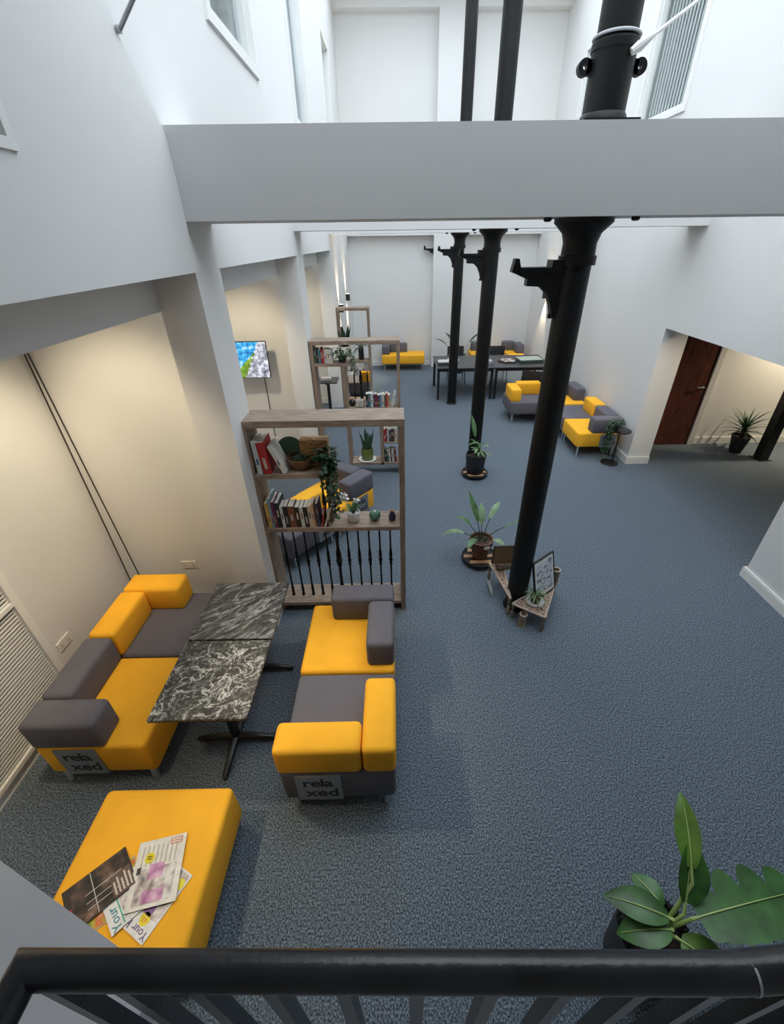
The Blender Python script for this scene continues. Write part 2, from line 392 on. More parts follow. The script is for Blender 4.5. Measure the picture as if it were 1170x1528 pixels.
def glass_clear():
    m, t, b = new_mat('clear_pane'); t.nodes.remove(b); out = t.nodes['Material Output']
    tr = t.nodes.new('ShaderNodeBsdfTransparent'); tr.inputs[0].default_value = (.95, .97, .965, 1)
    gl = t.nodes.new('ShaderNodeBsdfGlossy'); gl.inputs['Roughness'].default_value = .03; gl.inputs[0].default_value = (.9, .95, 1, 1)
    fr = t.nodes.new('ShaderNodeFresnel'); fr.inputs[0].default_value = 1.5
    mx = t.nodes.new('ShaderNodeMixShader'); ge = t.nodes.new('ShaderNodeNewGeometry'); sb = t.nodes.new('ShaderNodeMath'); sb.operation = 'SUBTRACT'; sb.use_clamp = True
    t.links.new(fr.outputs[0], sb.inputs[0]); t.links.new(ge.outputs['Backfacing'], sb.inputs[1]); t.links.new(sb.outputs[0], mx.inputs[0]); t.links.new(tr.outputs[0], mx.inputs[1]); t.links.new(gl.outputs[0], mx.inputs[2])
    t.links.new(mx.outputs[0], out.inputs['Surface']); return m
M['glassclear'] = glass_clear()
for k, h in enumerate(winL): window(1+k, -1, *h, 'roller')
window(4, -1, *near_win, None)
window(5, 1, 7.33, 8.75, 4.50, 6.2, 'vertical')
window(6, 1, 10.35, 11.55, 4.50, 6.2, 'vertical')

# door in the side room
dr = MB().rbox(4.36, 5.17, 7.05, 7.095, .008, 2.05, .004, 1).build('door_1', 'door'); dr['kind'] = 'structure'
df = MB()
for x0, x1, z0, z1 in ((5.175, 5.265, 0, 2.14), (4.265, 4.355, 0, 2.14), (4.355, 5.175, 2.055, 2.14)): df.box(x0, x1, 7.03, 7.099, z0, z1)
df.build('door_frame', 'trim', dr)
h = MB().tube([(5.10, 7.05, 1.03), (5.10, 7.0, 1.03), (4.97, 7.0, 1.03)], .011, 8)
h.lathe((0, 0, 0), [(.026, 0), (.026, .008)], 16, mx=Matrix.Translation((5.10, 7.05, 1.03)) @ Matrix.Rotation(R(90), 4, 'X')); h.build('door_handle', 'chrome', dr)
MB().lathe((0, 0, 0), [(.022, 0), (.022, .007)], 16, mx=Matrix.Translation((5.10, 7.05, .94)) @ Matrix.Rotation(R(90), 4, 'X')).build('lock_escutcheon', 'chrome', dr)

# ------------------------------------------------------------------ iron columns
def column(x, y, label, top=True):
    r = .098
    t = thing('iron_column', label, 'column', (x, y, 0), 0, 'cast iron columns down the hall')
    MB().lathe((0, 0, 0), [(r, .03), (r, 1.5), (r*.97, 3.06)], 32).build('shaft', 'cast', t)
    MB().lathe((0, 0, 0), [(.118, .0), (.118, .012), (r+.006, .03)], 32).build('base_ring', 'cast', t)
    MB().lathe((0, 0, 0), [(r*.97, 3.0), (r+.018, 3.0), (r+.018, 3.05), (r+.006, 3.055), (r+.004, 3.12), (r+.02, 3.17), (r+.055, 3.205), (.175, 3.225), (.175, ZB)], 32).build('capital', 'cast', t)
    for sx in (-1, 1):
        mb = MB(); mb.lathe((sx*.26, -.12, 3.228), [(.014, .0), (.024, .006), (.024, .022)], 10); mb.build('cap_bolt', 'cast', t)
    # bracket arm reaching to the left
    br = MB()
    br.prism([(-.08, 2.99), (-.36, 2.99), (-.375, 3.04), (-.40, 3.04), (-.415, 2.965), (-.385, 2.955), (-.31, 2.925), (-.31, 2.885), (-.22, 2.88), (-.17, 2.84), (-.135, 2.77), (-.115, 2.70), (-.09, 2.68)], 'y', -.035, .035)
    br.box(-.36, -.07, -.055, .055, 2.962, 2.99); br.box(-.17, -.06, -.06, .06, 2.99, 3.03)
    br.build('bracket', 'cast', t)
    MB().lathe((0, 0, 0), [(.016, 0), (.016, .03)], 8, mx=Matrix.Translation((-.10, 0, 2.70)) @ Matrix.Rotation(R(-90), 4, 'Y')).build('bracket_bolt', 'cast', t)
    if top:
        MB().box(-.15, .15, -.15, .15, ZT, ZT+.022).build('upper_base_plate', 'cast', t)
        MB().lathe((0, 0, 0), [(.128, ZT+.022), (.122, ZT+.05), (.112, ZT+.06), (.112, ZT+.30), (.118, ZT+.305), (.118, ZT+.335), (.10, ZT+.36), (.096, TOP-.1)], 32).build('upper_shaft', 'cast', t)
        MB().lathe((0, 0, 0), [(.119, ZT+.352), (.120, ZT+.358), (.110, ZT+.366)], 32).build('dusty_collar', 'dust', t)
        lug = MB()
        for sx in (-1, 1):
            mx = Matrix.Translation((sx*.145, 0, ZT+.245)) @ Matrix.Rotation(R(90), 4, 'X')
            lug.lathe((0, 0, 0), [(.012, -.02), (.036, -.02), (.036, .02), (.012, .02), (.012, -.02)], 20, caps=False, mx=mx)
            lug.box(min(sx*.10, sx*.135), max(sx*.10, sx*.135), -.02, .02, ZT+.215, ZT+.275)
        lug.build('lug', 'cast', t)
    return t
M['dust'] = mat('grey_dust', (.45, .46, .47), .9)
column(1.17, 3.16, 'black cast iron column nearest the railing, framed print at its foot')
column(1.24, 6.33, 'black cast iron column behind the black pot on a wheeled tray')
column(1.25, 9.54, 'farthest black cast iron column, beside the long black table')
bt = thing('wall_bracket', 'small black iron bracket fixed high on the back wall pilaster', 'bracket', (1.03, YB-.12, 2.9))
MB().prism([(0, .05), (-.20, .05), (-.21, .11), (-.25, .11), (-.25, .02), (-.12, 0), (-.06, -.05), (0, -.06)], 'y', -.03, .03).build('arm', 'cast', bt)
MB().box(-.012, -.001, -.05, .05, -.08, .08).build('wall_plate', 'cast', bt)
rod = thing('tie_rod', 'white tie rod rising from the nearest column collar', 'tie rod', (1.25, 3.05, 3.955))
MB().tube([(0, 0, 0), (1.2, .25, .76), (2.5, .5, 1.58)], .0085, 8).build('rod', 'trim', rod)
MB().tube([(-.035, 0, -.02), (.0, 0, .0), (.06, 0, .04)], [.016, .024, .013], 10).build('rod_end', 'trim', rod)
rod = thing('tie_rod', 'grey tie rod rising from the near left wall', 'tie rod', (XL+.03, 2.66, 3.92))
MB().tube([(0, 0, 0), (.6, .0, .60), (1.5, .0, 1.5)], .009, 8).build('rod', 'plate', rod)
MB().lathe((0, 0, 0), [(.014, -.014), (.014, .004)], 12, mx=Matrix.Rotation(R(90), 4, 'Y')).build('rod_anchor', 'plate', rod)

# ------------------------------------------------------------------ modular seats
def module(x, y, label, seat, blocks, plate=None, w=.72, d=.72, rz=0, foot=.125, zt=.43, cat='sofa'):
    t = thing('modular_seat', label, cat, (x, y, 0), rz, 'yellow and grey modular seats')
    MB().rbox(-w/2+.004, w/2-.004, -d/2+.004, d/2-.004, foot, zt, .032, 3).build('seat', seat, t)
    for nm, m, x0, x1, y0, y1 in blocks:
        MB().rbox(x0, x1, y0, y1, zt-.012, .665, .034, 3).build(nm, m, t)
    for sx in (-1, 1):
        for sy in (-1, 1):
            cx, cy = sx*(w/2-.068), sy*(d/2-(.036 if foot < .15 else .05)); k = 1.15 if foot < .15 else .8
            MB().lathe((cx, cy, 0), [(.025*k, 0), (.027*k, .012), (.021*k, .03), (.019*k, foot+.004)], 14).build('leg', 'chrome', t)
    if plate:
        x0, x1 = plate
        p = MB().box(x0, x1, -d/2-.004, -d/2+.006, foot+.005, zt-.022).build('logo_plate', 'plate', t)
        c = (x0+x1)/2; k = (x1-x0)/.27*min(1, (zt-foot)/.28)
        rx = Matrix.Rotation(R(90), 4, 'X')
        text_part('rela', .125*k, 'blackmatt', p, Matrix.Translation((c-.005, -d/2-.0045, foot+(zt-foot)*.68)) @ rx, spacing=.88, bold=.0014, sx=1.12)
        text_part('xed', .125*k, 'blackmatt', p, Matrix.Translation((c+.015, -d/2-.0045, foot+(zt-foot)*.30)) @ rx, spacing=.95, bold=.0014, sx=1.12)
    return t
Y_, G_ = 'yellow', 'grey'
module(-2.01, 1.89, 'yellow seat with charcoal back and near armrest, along the left wall', Y_, [('armrest', G_, -.36, .11, -.36, -.155), ('backrest', G_, -.36, -.15, -.15, .355)], (-.24, .03))
module(-2.01, 2.615, 'charcoal seat with yellow back and far armrest, in the left wall corner', G_, [('backrest', Y_, -.36, -.15, -.36, .13), ('armrest', Y_, -.36, .12, .135, .355)])
module(-.40, 1.70, 'charcoal seat with yellow back and armrest facing the marble tables', G_, [('armrest', Y_, -.365, .155, -.355, -.155), ('backrest', Y_, .16, .362, -.355, .15)], (-.26, .02))
module(-.405, 2.425, 'yellow seat with charcoal back and armrest in front of the near bookcase', Y_, [('armrest', G_, -.165, .355, .16, .358), ('backrest', G_, .15, .358, -.31, .155)])
ot = module(-1.375, .925, 'large square yellow ottoman with magazines on it', Y_, [], w=.75, d=.73, cat='ottoman')
ot.name = 'ottoman'; ot['group'] = ''
del ot['group']
# against the right wall
module(3.34, 6.94, 'yellow seat with charcoal back and near armrest beside the small black side table', Y_, [('armrest', G_, -.14, .36, -.355, -.15), ('backrest', G_, .15, .36, -.145, .355)], (.02, .30), foot=.18)
module(3.34, 7.67, 'charcoal seat with yellow backrest against the right wall', G_, [('backrest', Y_, .15, .36, -.35, .12)], foot=.18)
module(3.34, 8.44, 'yellow corner seat with charcoal corner backrests by the right wall', Y_, [('armrest', G_, .15, .36, -.18, .355), ('backrest', G_, -.34, .145, .15, .355)], foot=.18)
module(2.61, 8.56, 'charcoal seat with yellow back and left armrest, left end of the right hand sofa', G_, [('armrest', Y_, -.36, -.15, -.30, .2), ('backrest', Y_, -.14, .355, .15, .355)], foot=.18)
# far end
module(.22, 12.72, 'long yellow bench with charcoal back and left armrest against the back wall', Y_, [('armrest', G_, -.59, -.38, -.22, .28), ('backrest', G_, -.375, .12, .08, .28)], w=1.2, d=.58, foot=.18)
module(2.48, 12.70, 'yellow seat with charcoal back behind the long black table', Y_, [('backrest', G_, -.30, .20, .14, .35)], foot=.18)
module(3.22, 12.70, 'yellow seat with charcoal corner backrest in the far right corner', Y_, [('backrest', G_, -.15, .20, .14, .35), ('armrest', G_, .15, .36, -.30, .14)], foot=.18)
# turned seats behind the near bookcase
module(-.81, 4.82, 'yellow seat with charcoal back and armrest, turned, right end behind the near bookcase', Y_, [('armrest', G_, -.10, .36, -.36, -.16), ('backrest', G_, .16, .36, -.155, .36)], (-.06, .22), rz=R(53), foot=.15)
module(-1.245, 4.245, 'charcoal seat with yellow back, turned, left part seen through the near bookcase', G_, [('backrest', Y_, -.10, .37, -.19, .01)], (.05, .32), rz=R(53), foot=.15)
module(-2.2, 5.05, 'yellow seat below the wall screen behind the near bookcase', Y_, [('backrest', G_, -.36, .14, .15, .355)], foot=.18)
module(-.86, 10.15, 'charcoal seat with yellow armrest seen low through the far bookcases', G_, [('armrest', Y_, .08, .27, -.34, .2)], w=.55, foot=.18)

# ------------------------------------------------------------------ marble cafe tables
def cafe_table(x, y, label, s=.60, h=.74, top='marble', rz=0):
    t = thing('cafe_table', label, 'table', (x, y, 0), rz, 'square pedestal tables')
    tp = MB().rbox(-s/2, s/2, -s/2, s/2, h-.022, h, .003, 1).build('tabletop', top, t)
    MB().box(-s/2+.001, s/2-.001, -s/2+.001, s/2-.001, h-.026, h-.022).build('edge_band', 'blackmatt', t)
    MB().tube([(0, 0, .04), (0, 0, h-.03)], .032, 16).build('pedestal', 'black', t)
    MB().box(-.2, .2, -.03, .03, h-.045, h-.026).box(-.03, .03, -.2, .2, h-.045, h-.026).build('top_brace', 'black', t)
    for k in range(4):
        a = pi/2*k
        f = MB(); mx = Matrix.Rotation(a, 4, 'Z')
        f.tube([mx @ Vector((.0, 0, .055)), mx @ Vector((.14, 0, .045)), mx @ Vector((.275, 0, .025)), mx @ Vector((.29, 0, .018))], [.030, .026, .020, .015], 10)
        f.build('foot', 'black', t)
    return t
cafe_table(-1.225, 2.43, 'farther square marbled table, against the charcoal seat', top='marblestreak')
cafe_table(-1.23, 1.815, 'nearer square marbled table, against the yellow seat')
cafe_table(-1.40, 8.9, 'small dark square pedestal table behind the second bookcase', s=.42, top='tabletop')

# ------------------------------------------------------------------ radiator cover on the left wall
rc = thing('radiator_cover', 'white slatted radiator cover low on the left wall', 'radiator cover', (XW, 1.3, 0))
o = (XW, 1.3, 0)
MB().box(XW+.001, XW+.012, .45, 2.17, .12, 1.34).build('backing', 'dark', rc, o)
f = MB()
for a, b, c, d in ((.40, .46, .10, 1.36), (2.16, 2.22, .10, 1.36), (.46, 2.16, .10, .135), (.46, 2.16, 1.325, 1.36), (.46, 2.16, 1.07, 1.10)): f.box(XW+.001, XW+.05, a, b, c, d)
f.build('frame', 'trim', rc, o)
sl = MB(); z = .145
while z < 1.32:
    if not 1.055 < z < 1.105: sl.box(XW+.026, XW+.031, .46, 2.16, z, z+.0155)
    z += .0275
sl.build('slat', 'trim', rc, o, kind='stuff')
# sockets
def socket(x, y, z, axis, label):
    t = thing('wall_socket', label, 'socket', (x, y, z))
    def b(u0, u1, z0, z1, t0, t1):
        m = MB()
        if axis == 'x': m.rbox(t0, t1, u0, u1, z0, z1, .002, 1)
        else: m.rbox(u0, u1, -t1, -t0, z0, z1, .002, 1)
        return m
    b(-.073, .073, -.043, .043, 0, .010).build('faceplate', 'socket', t)
    for u in (-.035, .035):
        b(u-.006, u+.006, .018, .034, .010, .014).build('switch', 'socket', t)
        m = MB()
        for du, dz in ((0, 0), (-.011, -.018), (.011, -.018)):
            m.add([], [])
            if axis == 'x': m.box(.0095, .0105, u+du-.003, u+du+.003, dz-.004, dz+.004)
            else: m.box(u+du-.003, u+du+.003, -.0105, -.0095, dz-.004, dz+.004)
        m.build('pin_hole', 'dark', t)
socket(XW, 2.36, .48, 'x', 'white double socket on the left wall above the charcoal backrest')
socket(-2.03, B[0]+.33, .52, 'y', 'white double socket on the cross wall above the yellow armrest')
socket(-1.93, B[1]+.33, .48, 'y', 'white double socket on the wall below the screen')
# hanging cables
cb = thing('wall_cable', 'left dark cable of the pair down the alcove corner', 'cable', (-2.66, 3.235, 2.79), group='dark cables in the alcove corner')
M['cable'] = mat('dark_cable', (.035, .028, .022), .6)
MB().tube([(.0, 0, 0), (.006, 0, -.9), (.015, 0, -2.45)], .005, 6).build('cord', 'cable', cb)
MB().box(-.012, .012, .0, .02, -.02, .0).build('clip', 'cable', cb)
cb = thing('wall_cable', 'right dark cable of the pair down the alcove corner', 'cable', (-2.645, 3.235, 2.79), group='dark cables in the alcove corner')
MB().tube([(.0, 0, 0), (.04, 0, -.9), (.11, 0, -2.45)], .005, 6).build('cord', 'cable', cb)
MB().box(-.012, .012, .0, .02, -.02, .0).build('clip', 'cable', cb)

# ------------------------------------------------------------------ wall screen
tv = thing('wall_screen', 'flat wall screen showing a mountain lake landscape', 'television', (-2.13, 6.19, 1.76))
MB().rbox(-.40, .36, 0, .035, -.245, .245, .006, 1).build('casing', 'screenframe', tv)
MB().box(-.392, .352, -.002, 0, -.236, .237).build('screen', 'tv', tv)
MB().box(-.1, .1, .035, .215, -.08, .08).build('wall_mount', 'black', tv)
cc = MB().tube([(-1.93, 6.395, 1.5), (-1.925, 6.395, .55)], .006, 6).build('screen_cable', 'cable', None, (-1.93, 6.395, .55)); tag(cc, 'thin grey cable running down the wall under the screen', 'cable')

# ------------------------------------------------------------------ books
def book(x, y, z, th, dp, h, col, label, tilt=0, page=True, group=None, lift=0):
    """front-left-bottom corner of the spine at x; spine faces the camera (-Y); tilt leans the top to the left"""
    t = thing('book', label, 'book', (x, y, z), 0, group)
    mx = Matrix.Rotation(-tilt, 4, 'Y') if tilt >= 0 else Matrix.Translation((th, 0, 0)) @ Matrix.Rotation(-tilt, 4, 'Y') @ Matrix.Translation((-th, 0, 0))
    c = MB(); b = .0025
    c.box(0, th, 0, b, 0, h, mx); c.box(0, b, b, dp, 0, h, mx); c.box(th-b, th, b, dp, 0, h, mx)
    c.build('cover', cmat(col), t)
    MB().box(b, th-b, b, dp-.004, .003, h-.004, mx).build('pages', 'paper', t)
    q = MB(); q0 = random.uniform(.15, .6); q.box(th*.32, th*.68, -.0008, .0, h*q0, h*(q0+random.uniform(.15, .4)), mx)
    lum = sum(col)/3
    q.build('spine_title', cmat(random.choice(((.55, .50, .40), (.40, .30, .12), (.30, .32, .36), (.45, .12, .08)))) if lum < .3 else cmat(random.choice(((.08, .07, .08), (.25, .06, .05), (.06, .09, .2)))), t)
    return t
# ------------------------------------------------------------------ near bookcase
def board(mb, x0, x1, y0, y1, z0, z1): return mb.rbox(x0, x1, y0, y1, z0, z1, .002, 1)
def baluster_profile(z0, z1, thick=1):
    L = z1-z0; r = .0095*thick
    P = [(0, 1.7), (.02, 1.7), (.03, 1.25), (.12, 1.5), (.17, .95), (.42, .9), (.46, 1.6), (.485, 1.25), (.50, 2.0), (.52, 2.0), (.535, 1.25), (.56, 1.7), (.62, 1.5), (.68, .9), (.9, .85), (.96, 1.0), (.965, 1.6), (1, 1.6)]
    return [(r*k, z0+u*L) for u, k in P]
bc = thing('bookcase', 'near oak room divider bookcase with black balusters below the shelf', 'bookcase', (-.57, 3.24, 0), group='oak room divider bookcases')
o = (-.57, 3.24, 0); y0, y1 = 3.12, 3.385
board(MB(), -1.21, .06, y0, y1, 1.945, 2.0).build('top_board', 'wood', bc, o)
board(MB(), -1.21, -1.16, y0, y1, 0, 1.945).build('side_panel', 'woodv', bc, o)
board(MB(), .015, .06, y0, y1, 0, 1.945).build('side_panel', 'woodv', bc, o)
board(MB(), -1.16, .015, y0, y1, .085, .125).build('base_board', 'wood', bc, o)
board(MB(), -1.16, .015, y0, y1, .975, 1.015).build('shelf', 'wood', bc, o)
board(MB(), -1.16, -.60, y0, y1, 1.505, 1.545).build('shelf', 'wood', bc, o)
board(MB(), -.615, -.575, y0+.1, y1, 1.015, 1.505).build('divider', 'woodv', bc, o)
for k in range(11):
    xx = -1.07+.0992*k
    MB().lathe((xx, 3.235, 0), baluster_profile(.125, .975, 1.7 if k == 5 else 1), 10).build('baluster', 'cast', bc, o)
MB().lathe((-.632, 3.15, 0), baluster_profile(1.015, 1.505), 10).build('baluster', 'cast', bc, o)
gt = 'books on the near bookcase top shelf'; yb = 3.13; zz = 1.546
book(-1.135, yb, zz, .038, .19, .285, (.55, .57, .55), 'pale grey hardback against the side of the near bookcase top shelf', .04, group=gt)
book(-1.085, yb, zz, .062, .20, .275, (.42, .025, .02), 'thick red hardback on the near bookcase top shelf', .10, group=gt)
book(-.93, yb, zz, .03, .18, .255, (.62, .60, .55), 'white patterned hardback leaning steeply on the near bookcase top shelf', .38, group=gt)
gm = 'books on the near bookcase middle shelf'; zz = 1.016
mid = [(.030, .25, (.62, .40, .10), 'tall yellow book at the left end'), (.022, .29, (.20, .34, .38), 'tall blue green book beside the yellow one'),
       (.026, .26, (.15, .03, .09), 'plum coloured book beside the blue green one'), (.036, .25, (.02, .02, .022), 'tall black book beside the plum one'),
       (.026, .21, (.70, .66, .66), 'white pale spined book beside the tall black one'), (.036, .215, (.018, .018, .02), 'short black book beside the pale spined one'),
       (.055, .215, (.17, .06, .03), 'thick brown book in the row'), (.040, .205, (.03, .02, .016), 'black book beside the thick brown one'),
       (.030, .205, (.58, .60, .60), 'silvery white book in the row'), (.036, .205, (.02, .018, .02), 'black book beside the silvery one'),
       (.028, .215, (.60, .50, .38), 'cream book near the right end of the row'), (.022, .235, (.66, .40, .24), 'peach coloured book near the right end of the row')]
xx = -1.14
for th, hh, c, lb in mid:
    book(xx, 3.135, zz, th, .135+.06*(hh > .24), hh, c, lb+', near bookcase middle shelf', .03, group=gm); xx += th+.0025
book(xx+.014, 3.135, zz, .022, .15, .24, (.04, .05, .09), 'dark blue book leaning at the end of the near bookcase middle row', .02, group=gm)
book(xx+.045, 3.135, zz, .012, .16, .225, (.40, .02, .02), 'thin red book leaning right on the near bookcase middle shelf', -.18, group=gm)
book(xx+.068, 3.135, zz, .016, .13, .20, (.70, .68, .62), 'thin white book leaning right on the near bookcase middle shelf', -.32, group=gm)

# things on the near bookcase
bw = thing('bowl', 'brown wooden bowl holding dark seed pods on the near bookcase', 'bowl', (-.80, 3.25, 1.546))
MB().lathe((0, 0, 0), [(.045, 0), (.075, .02), (.105, .06), (.115, .105), (.108, .105), (.095, .06), (.06, .025), (.0, .02)], 28, caps=False).build('shell', 'bowl', bw)
for k in range(9):
    a = k*.7; MB().tube([(-.07*cos(a), -.07*sin(a), .07+.01*(k % 3)), (0.01, 0.01, .105+.006*(k % 2)), (.08*cos(a), .08*sin(a), .10)], [.006, .012, .006], 6).build('seed_pod', 'leafdark', bw)
fl = thing('fan_leaf_plate', 'round dark green plate propped behind the brown bowl', 'plate', (-.90, 3.35, 1.546))
MB().lathe((0, 0, 0), [(.0, 0), (.08, .004), (.115, .018), (.115, .024), (.08, .012), (.0, .008)], 28, caps=False, mx=Matrix.Translation((0, 0, .115)) @ Matrix.Rotation(R(75), 4, 'X')).build('dish', cmat((.05, .13, .08), .35), fl)
MB().lathe((0, 0, 0), [(.117, .018), (.119, .021), (.117, .025)], 28, caps=False, mx=Matrix.Translation((0, 0, .115)) @ Matrix.Rotation(R(75), 4, 'X')).build('rim', 'leafdark', fl)
wb = thing('wicker_box', 'low woven wicker box on the near bookcase', 'box', (-.685, 3.315, 1.546))
MB().rbox(-.115, .115, -.05, .05, 0, .235, .008, 2).build('body', 'wicker', wb)
for k in range(7):
    MB().rbox(-.119, .119, -.054, .054, .010+.033*k, .020+.033*k, .004, 1).build('woven_band', 'wicker', wb)
def ivy(x, y, z, label, drops, potr=.055, poth=.09, potm='potblack', lm='leafdark', spread=.12, n=90):
    t = thing('trailing_ivy', label, 'plant', (x, y, z))
    MB().lathe((0, 0, 0), [(potr*.75, 0), (potr, poth), (potr*.9, poth), (potr*.85, poth*.8), (0, poth*.8)], 16, caps=False).build('pot', potm, t)
    fo = MB(); rnd = random.Random(int(abs(x*1000+z*77)))
    for k in range(n):
        a = rnd.uniform(0, 2*pi); rr = rnd.uniform(.02, spread); zz = poth+rnd.uniform(-.02, .09)
        fo.leaf((rr*cos(a), rr*sin(a), zz), (cos(a+rnd.uniform(-1, 1)), sin(a+rnd.uniform(-1, 1)), rnd.uniform(-.3, .6)), .05, .042, .5, .2, 3)
    for (dx, dy, L) in drops:
        for k in range(int(L/.012)):
            zz = poth-.012*k; a = rnd.uniform(0, 2*pi)
            fo.leaf((dx+rnd.uniform(-.025, .025), dy+rnd.uniform(-.025, .025), zz), (cos(a), sin(a), rnd.uniform(-.6, .2)), .042, .036, .6, .2, 3)
    fo.build('foliage', lm, t, kind='stuff')
    vs = MB()
    for (dx, dy, L) in drops: vs.tube([(dx*.5, dy*.5, poth), (dx, dy, poth), (dx, dy, poth-L)], .003, 5)
    vs.build('vine', lm, t)
    return t
ivy(-.575, 3.19, 1.546, 'dark trailing ivy hanging from the near bookcase upper shelf', [(.01, -.10, .36), (.04, -.08, .52), (.065, -.04, .50), (-.03, -.10, .22), (.035, -.01, .45)], spread=.085)
oc = thing('orchid_pot', 'white pot with white blossoms on the near bookcase', 'plant', (-.40, 3.235, 1.016))
MB().lathe((0, 0, 0), [(.042, 0), (.05, .01), (.058, .09), (.053, .09), (.048, .07), (0, .07)], 24, caps=False).build('pot', 'white', oc)
for k, (a, l) in enumerate(((.3, .13), (1.4, .15), (2.6, .12), (3.9, .12), (5.2, .13))):
    MB().leaf((0, 0, .07), (cos(a)*.6, sin(a)*.6, 1), l, .05, .5, .2).build('leaf', 'leaf', oc)
MB().tube([(0, 0, .07), (-.03, 0, .17), (-.09, -.01, .24)], .003, 6).build('stem', 'leaf', oc)
MB().tube([(0, 0, .07), (.02, 0, .17), (.035, -.01, .21)], .003, 6).build('stem', 'leaf', oc)
for k, (dx, dy, dz) in enumerate(((-.12, -.01, .245), (-.085, -.02, .25), (-.055, -.01, .235), (-.10, .01, .265), (-.07, .01, .262), (.035, -.01, .22))):
    fl_ = MB()
    for q in range(5):
        a = q*2*pi/5; fl_.leaf((dx, dy, dz), (cos(a), -.4, sin(a)), .036, .036, .1, .1, 3)
    fl_.build('blossom', 'white', oc)
ca = thing('ball_cactus', 'round ribbed green cactus ball on the near bookcase', 'plant', (-.21, 3.235, 1.016))
mb = MB(); n = 32; o_ = 0; prof = [(sin(u*pi/8), -cos(u*pi/8)) for u in range(9)]
for r_, z_ in prof:
    for j in range(n):
        q = 2*pi*j/n; rr = max(.002, r_)*.05*(1+.07*(1 if j % 2 else -1)); mb.v.append(Vector((rr*cos(q), rr*sin(q), .05+.046*z_)))
for k in range(8):
    for j in range(n): mb.f.append((k*n+j, k*n+(j+1) % n, (k+1)*n+(j+1) % n, (k+1)*n+j))
mb.build('body', mat('cactus_green', (.10, .22, .15), .5, var=.3, scale=25), ca, smooth=0)
MB().lathe((0, 0, .0935), [(.012, 0), (.006, .006), (0, .008)], 10, caps=False).build('crown', 'paper', ca)
pv = thing('bud_vase', 'small purple egg shaped vase with a dried bud on the near bookcase', 'vase', (-.055, 3.235, 1.016))
MB().lathe((0, 0, 0), [(.022, 0), (.031, .015), (.033, .035), (.026, .06), (.016, .078), (.012, .08), (.012, .07), (0, .07)], 20, caps=False).build('body', cmat((.035, .02, .07), .3), pv)
MB().lathe((0, 0, .078), [(.004, 0), (.017, .012), (.014, .026), (.0, .032)], 10, caps=False).build('bud', cmat((.50, .30, .18)), pv)
MB().tube([(0, 0, .10), (-.008, 0, .135)], .0018, 5).build('twig', 'leafdark', pv)

# ------------------------------------------------------------------ second bookcase
bc = thing('bookcase', 'second oak room divider bookcase, behind the near one', 'bookcase', (-.55, 6.2, 0), group='oak room divider bookcases')
o = (-.55, 6.2, 0); y0, y1 = 6.10, 6.36
board(MB(), -1.17, .06, y0, y1, 1.96, 2.01).build('top_board', 'wood', bc, o)
board(MB(), -1.17, -1.12, y0, y1, 0, 1.96).build('side_panel', 'woodv', bc, o)
board(MB(), .015, .06, y0, y1, 0, 1.96).build('side_panel', 'woodv', bc, o)
board(MB(), -1.12, -.62, y0, y1, 1.675, 1.715).build('shelf', 'wood', bc, o)
board(MB(), -.745, -.70, y0, y1, .0, 1.675).build('divider', 'woodv', bc, o)
board(MB(), -.70, .015, y0, y1, 1.045, 1.085).build('shelf', 'wood', bc, o)
board(MB(), -.255, -.205, y0, y1, .16, 1.045).build('divider', 'woodv', bc, o)
board(MB(), -.70, .015, y0, y1, .16, .20).build('base_board', 'wood', bc, o)
board(MB(), -.205, .015, y0, y1, .515, .54).build('shelf', 'wood', bc, o)
def row(x0, x1, y, z, hs, group, where, seed, cols, lean=0):
    rnd = random.Random(seed); x = x0; k = 0; prev = 'the left end'
    names = []
    while x < x1-.012 and k < 40:
        nm, c = cols[k % len(cols)]
        th = min(rnd.uniform(.020, .038), x1-x-.001); h_ = rnd.uniform(*hs)
        names.append((x, th, h_, nm, c)); x += th+.002; k += 1
    seen = {}
    for k, (x, th, h_, nm, c) in enumerate(names):
        pos = 'at the left end' if k == 0 else ('at the right end' if k == len(names)-1 else 'between the %s and %s ones' % (names[k-1][3], names[k+1][3]))
        book(x, y, z, th, .13, h_, c, '%s book %s, %s' % (nm, pos, where), lean, group=group)
DK = [('black', (.02, .02, .022)), ('teal', (.03, .16, .19)), ('white', (.62, .62, .60)), ('navy', (.025, .04, .10)), ('maroon', (.18, .02, .03)), ('charcoal', (.06, .06, .065)), ('sky blue', (.10, .30, .48)), ('cream', (.60, .53, .42)), ('forest green', (.03, .09, .05)), ('red', (.42, .03, .03)), ('tan', (.40, .28, .16)), ('slate', (.14, .17, .20)), ('brown', (.14, .07, .04)), ('pale grey', (.45, .46, .46))]
row(-1.115, -.86, 6.12, 1.716, (.17, .21), 'books on the second bookcase top shelf', 'second bookcase top shelf', 3, [DK[i] for i in (8, 0, 1, 4, 9, 13, 7, 2)])
row(-.44, -.08, 6.12, 1.086, (.17, .20), 'books on the second bookcase middle shelf', 'second bookcase middle shelf', 5, DK)
book(-.07, 6.12, 1.086, .022, .13, .21, (.66, .64, .60), 'white book leaning against the right side of the second bookcase', -.2, group='books on the second bookcase middle shelf')
row(-.20, .01, 6.12, .541, (.19, .22), 'books on the second bookcase upper right cubby', 'second bookcase upper right cubby', 9, [DK[i] for i in (9, 4, 2, 5, 0, 12, 7)])
row(-.19, .0, 6.12, .201, (.17, .23), 'books on the second bookcase lower right cubby', 'second bookcase lower right cubby', 12, [DK[i] for i in (0, 8, 2, 12, 13, 4, 7)], .06)
M['leafmid'] = mat('leaf_mid', (.04, .10, .03), .5, var=.4, scale=16)
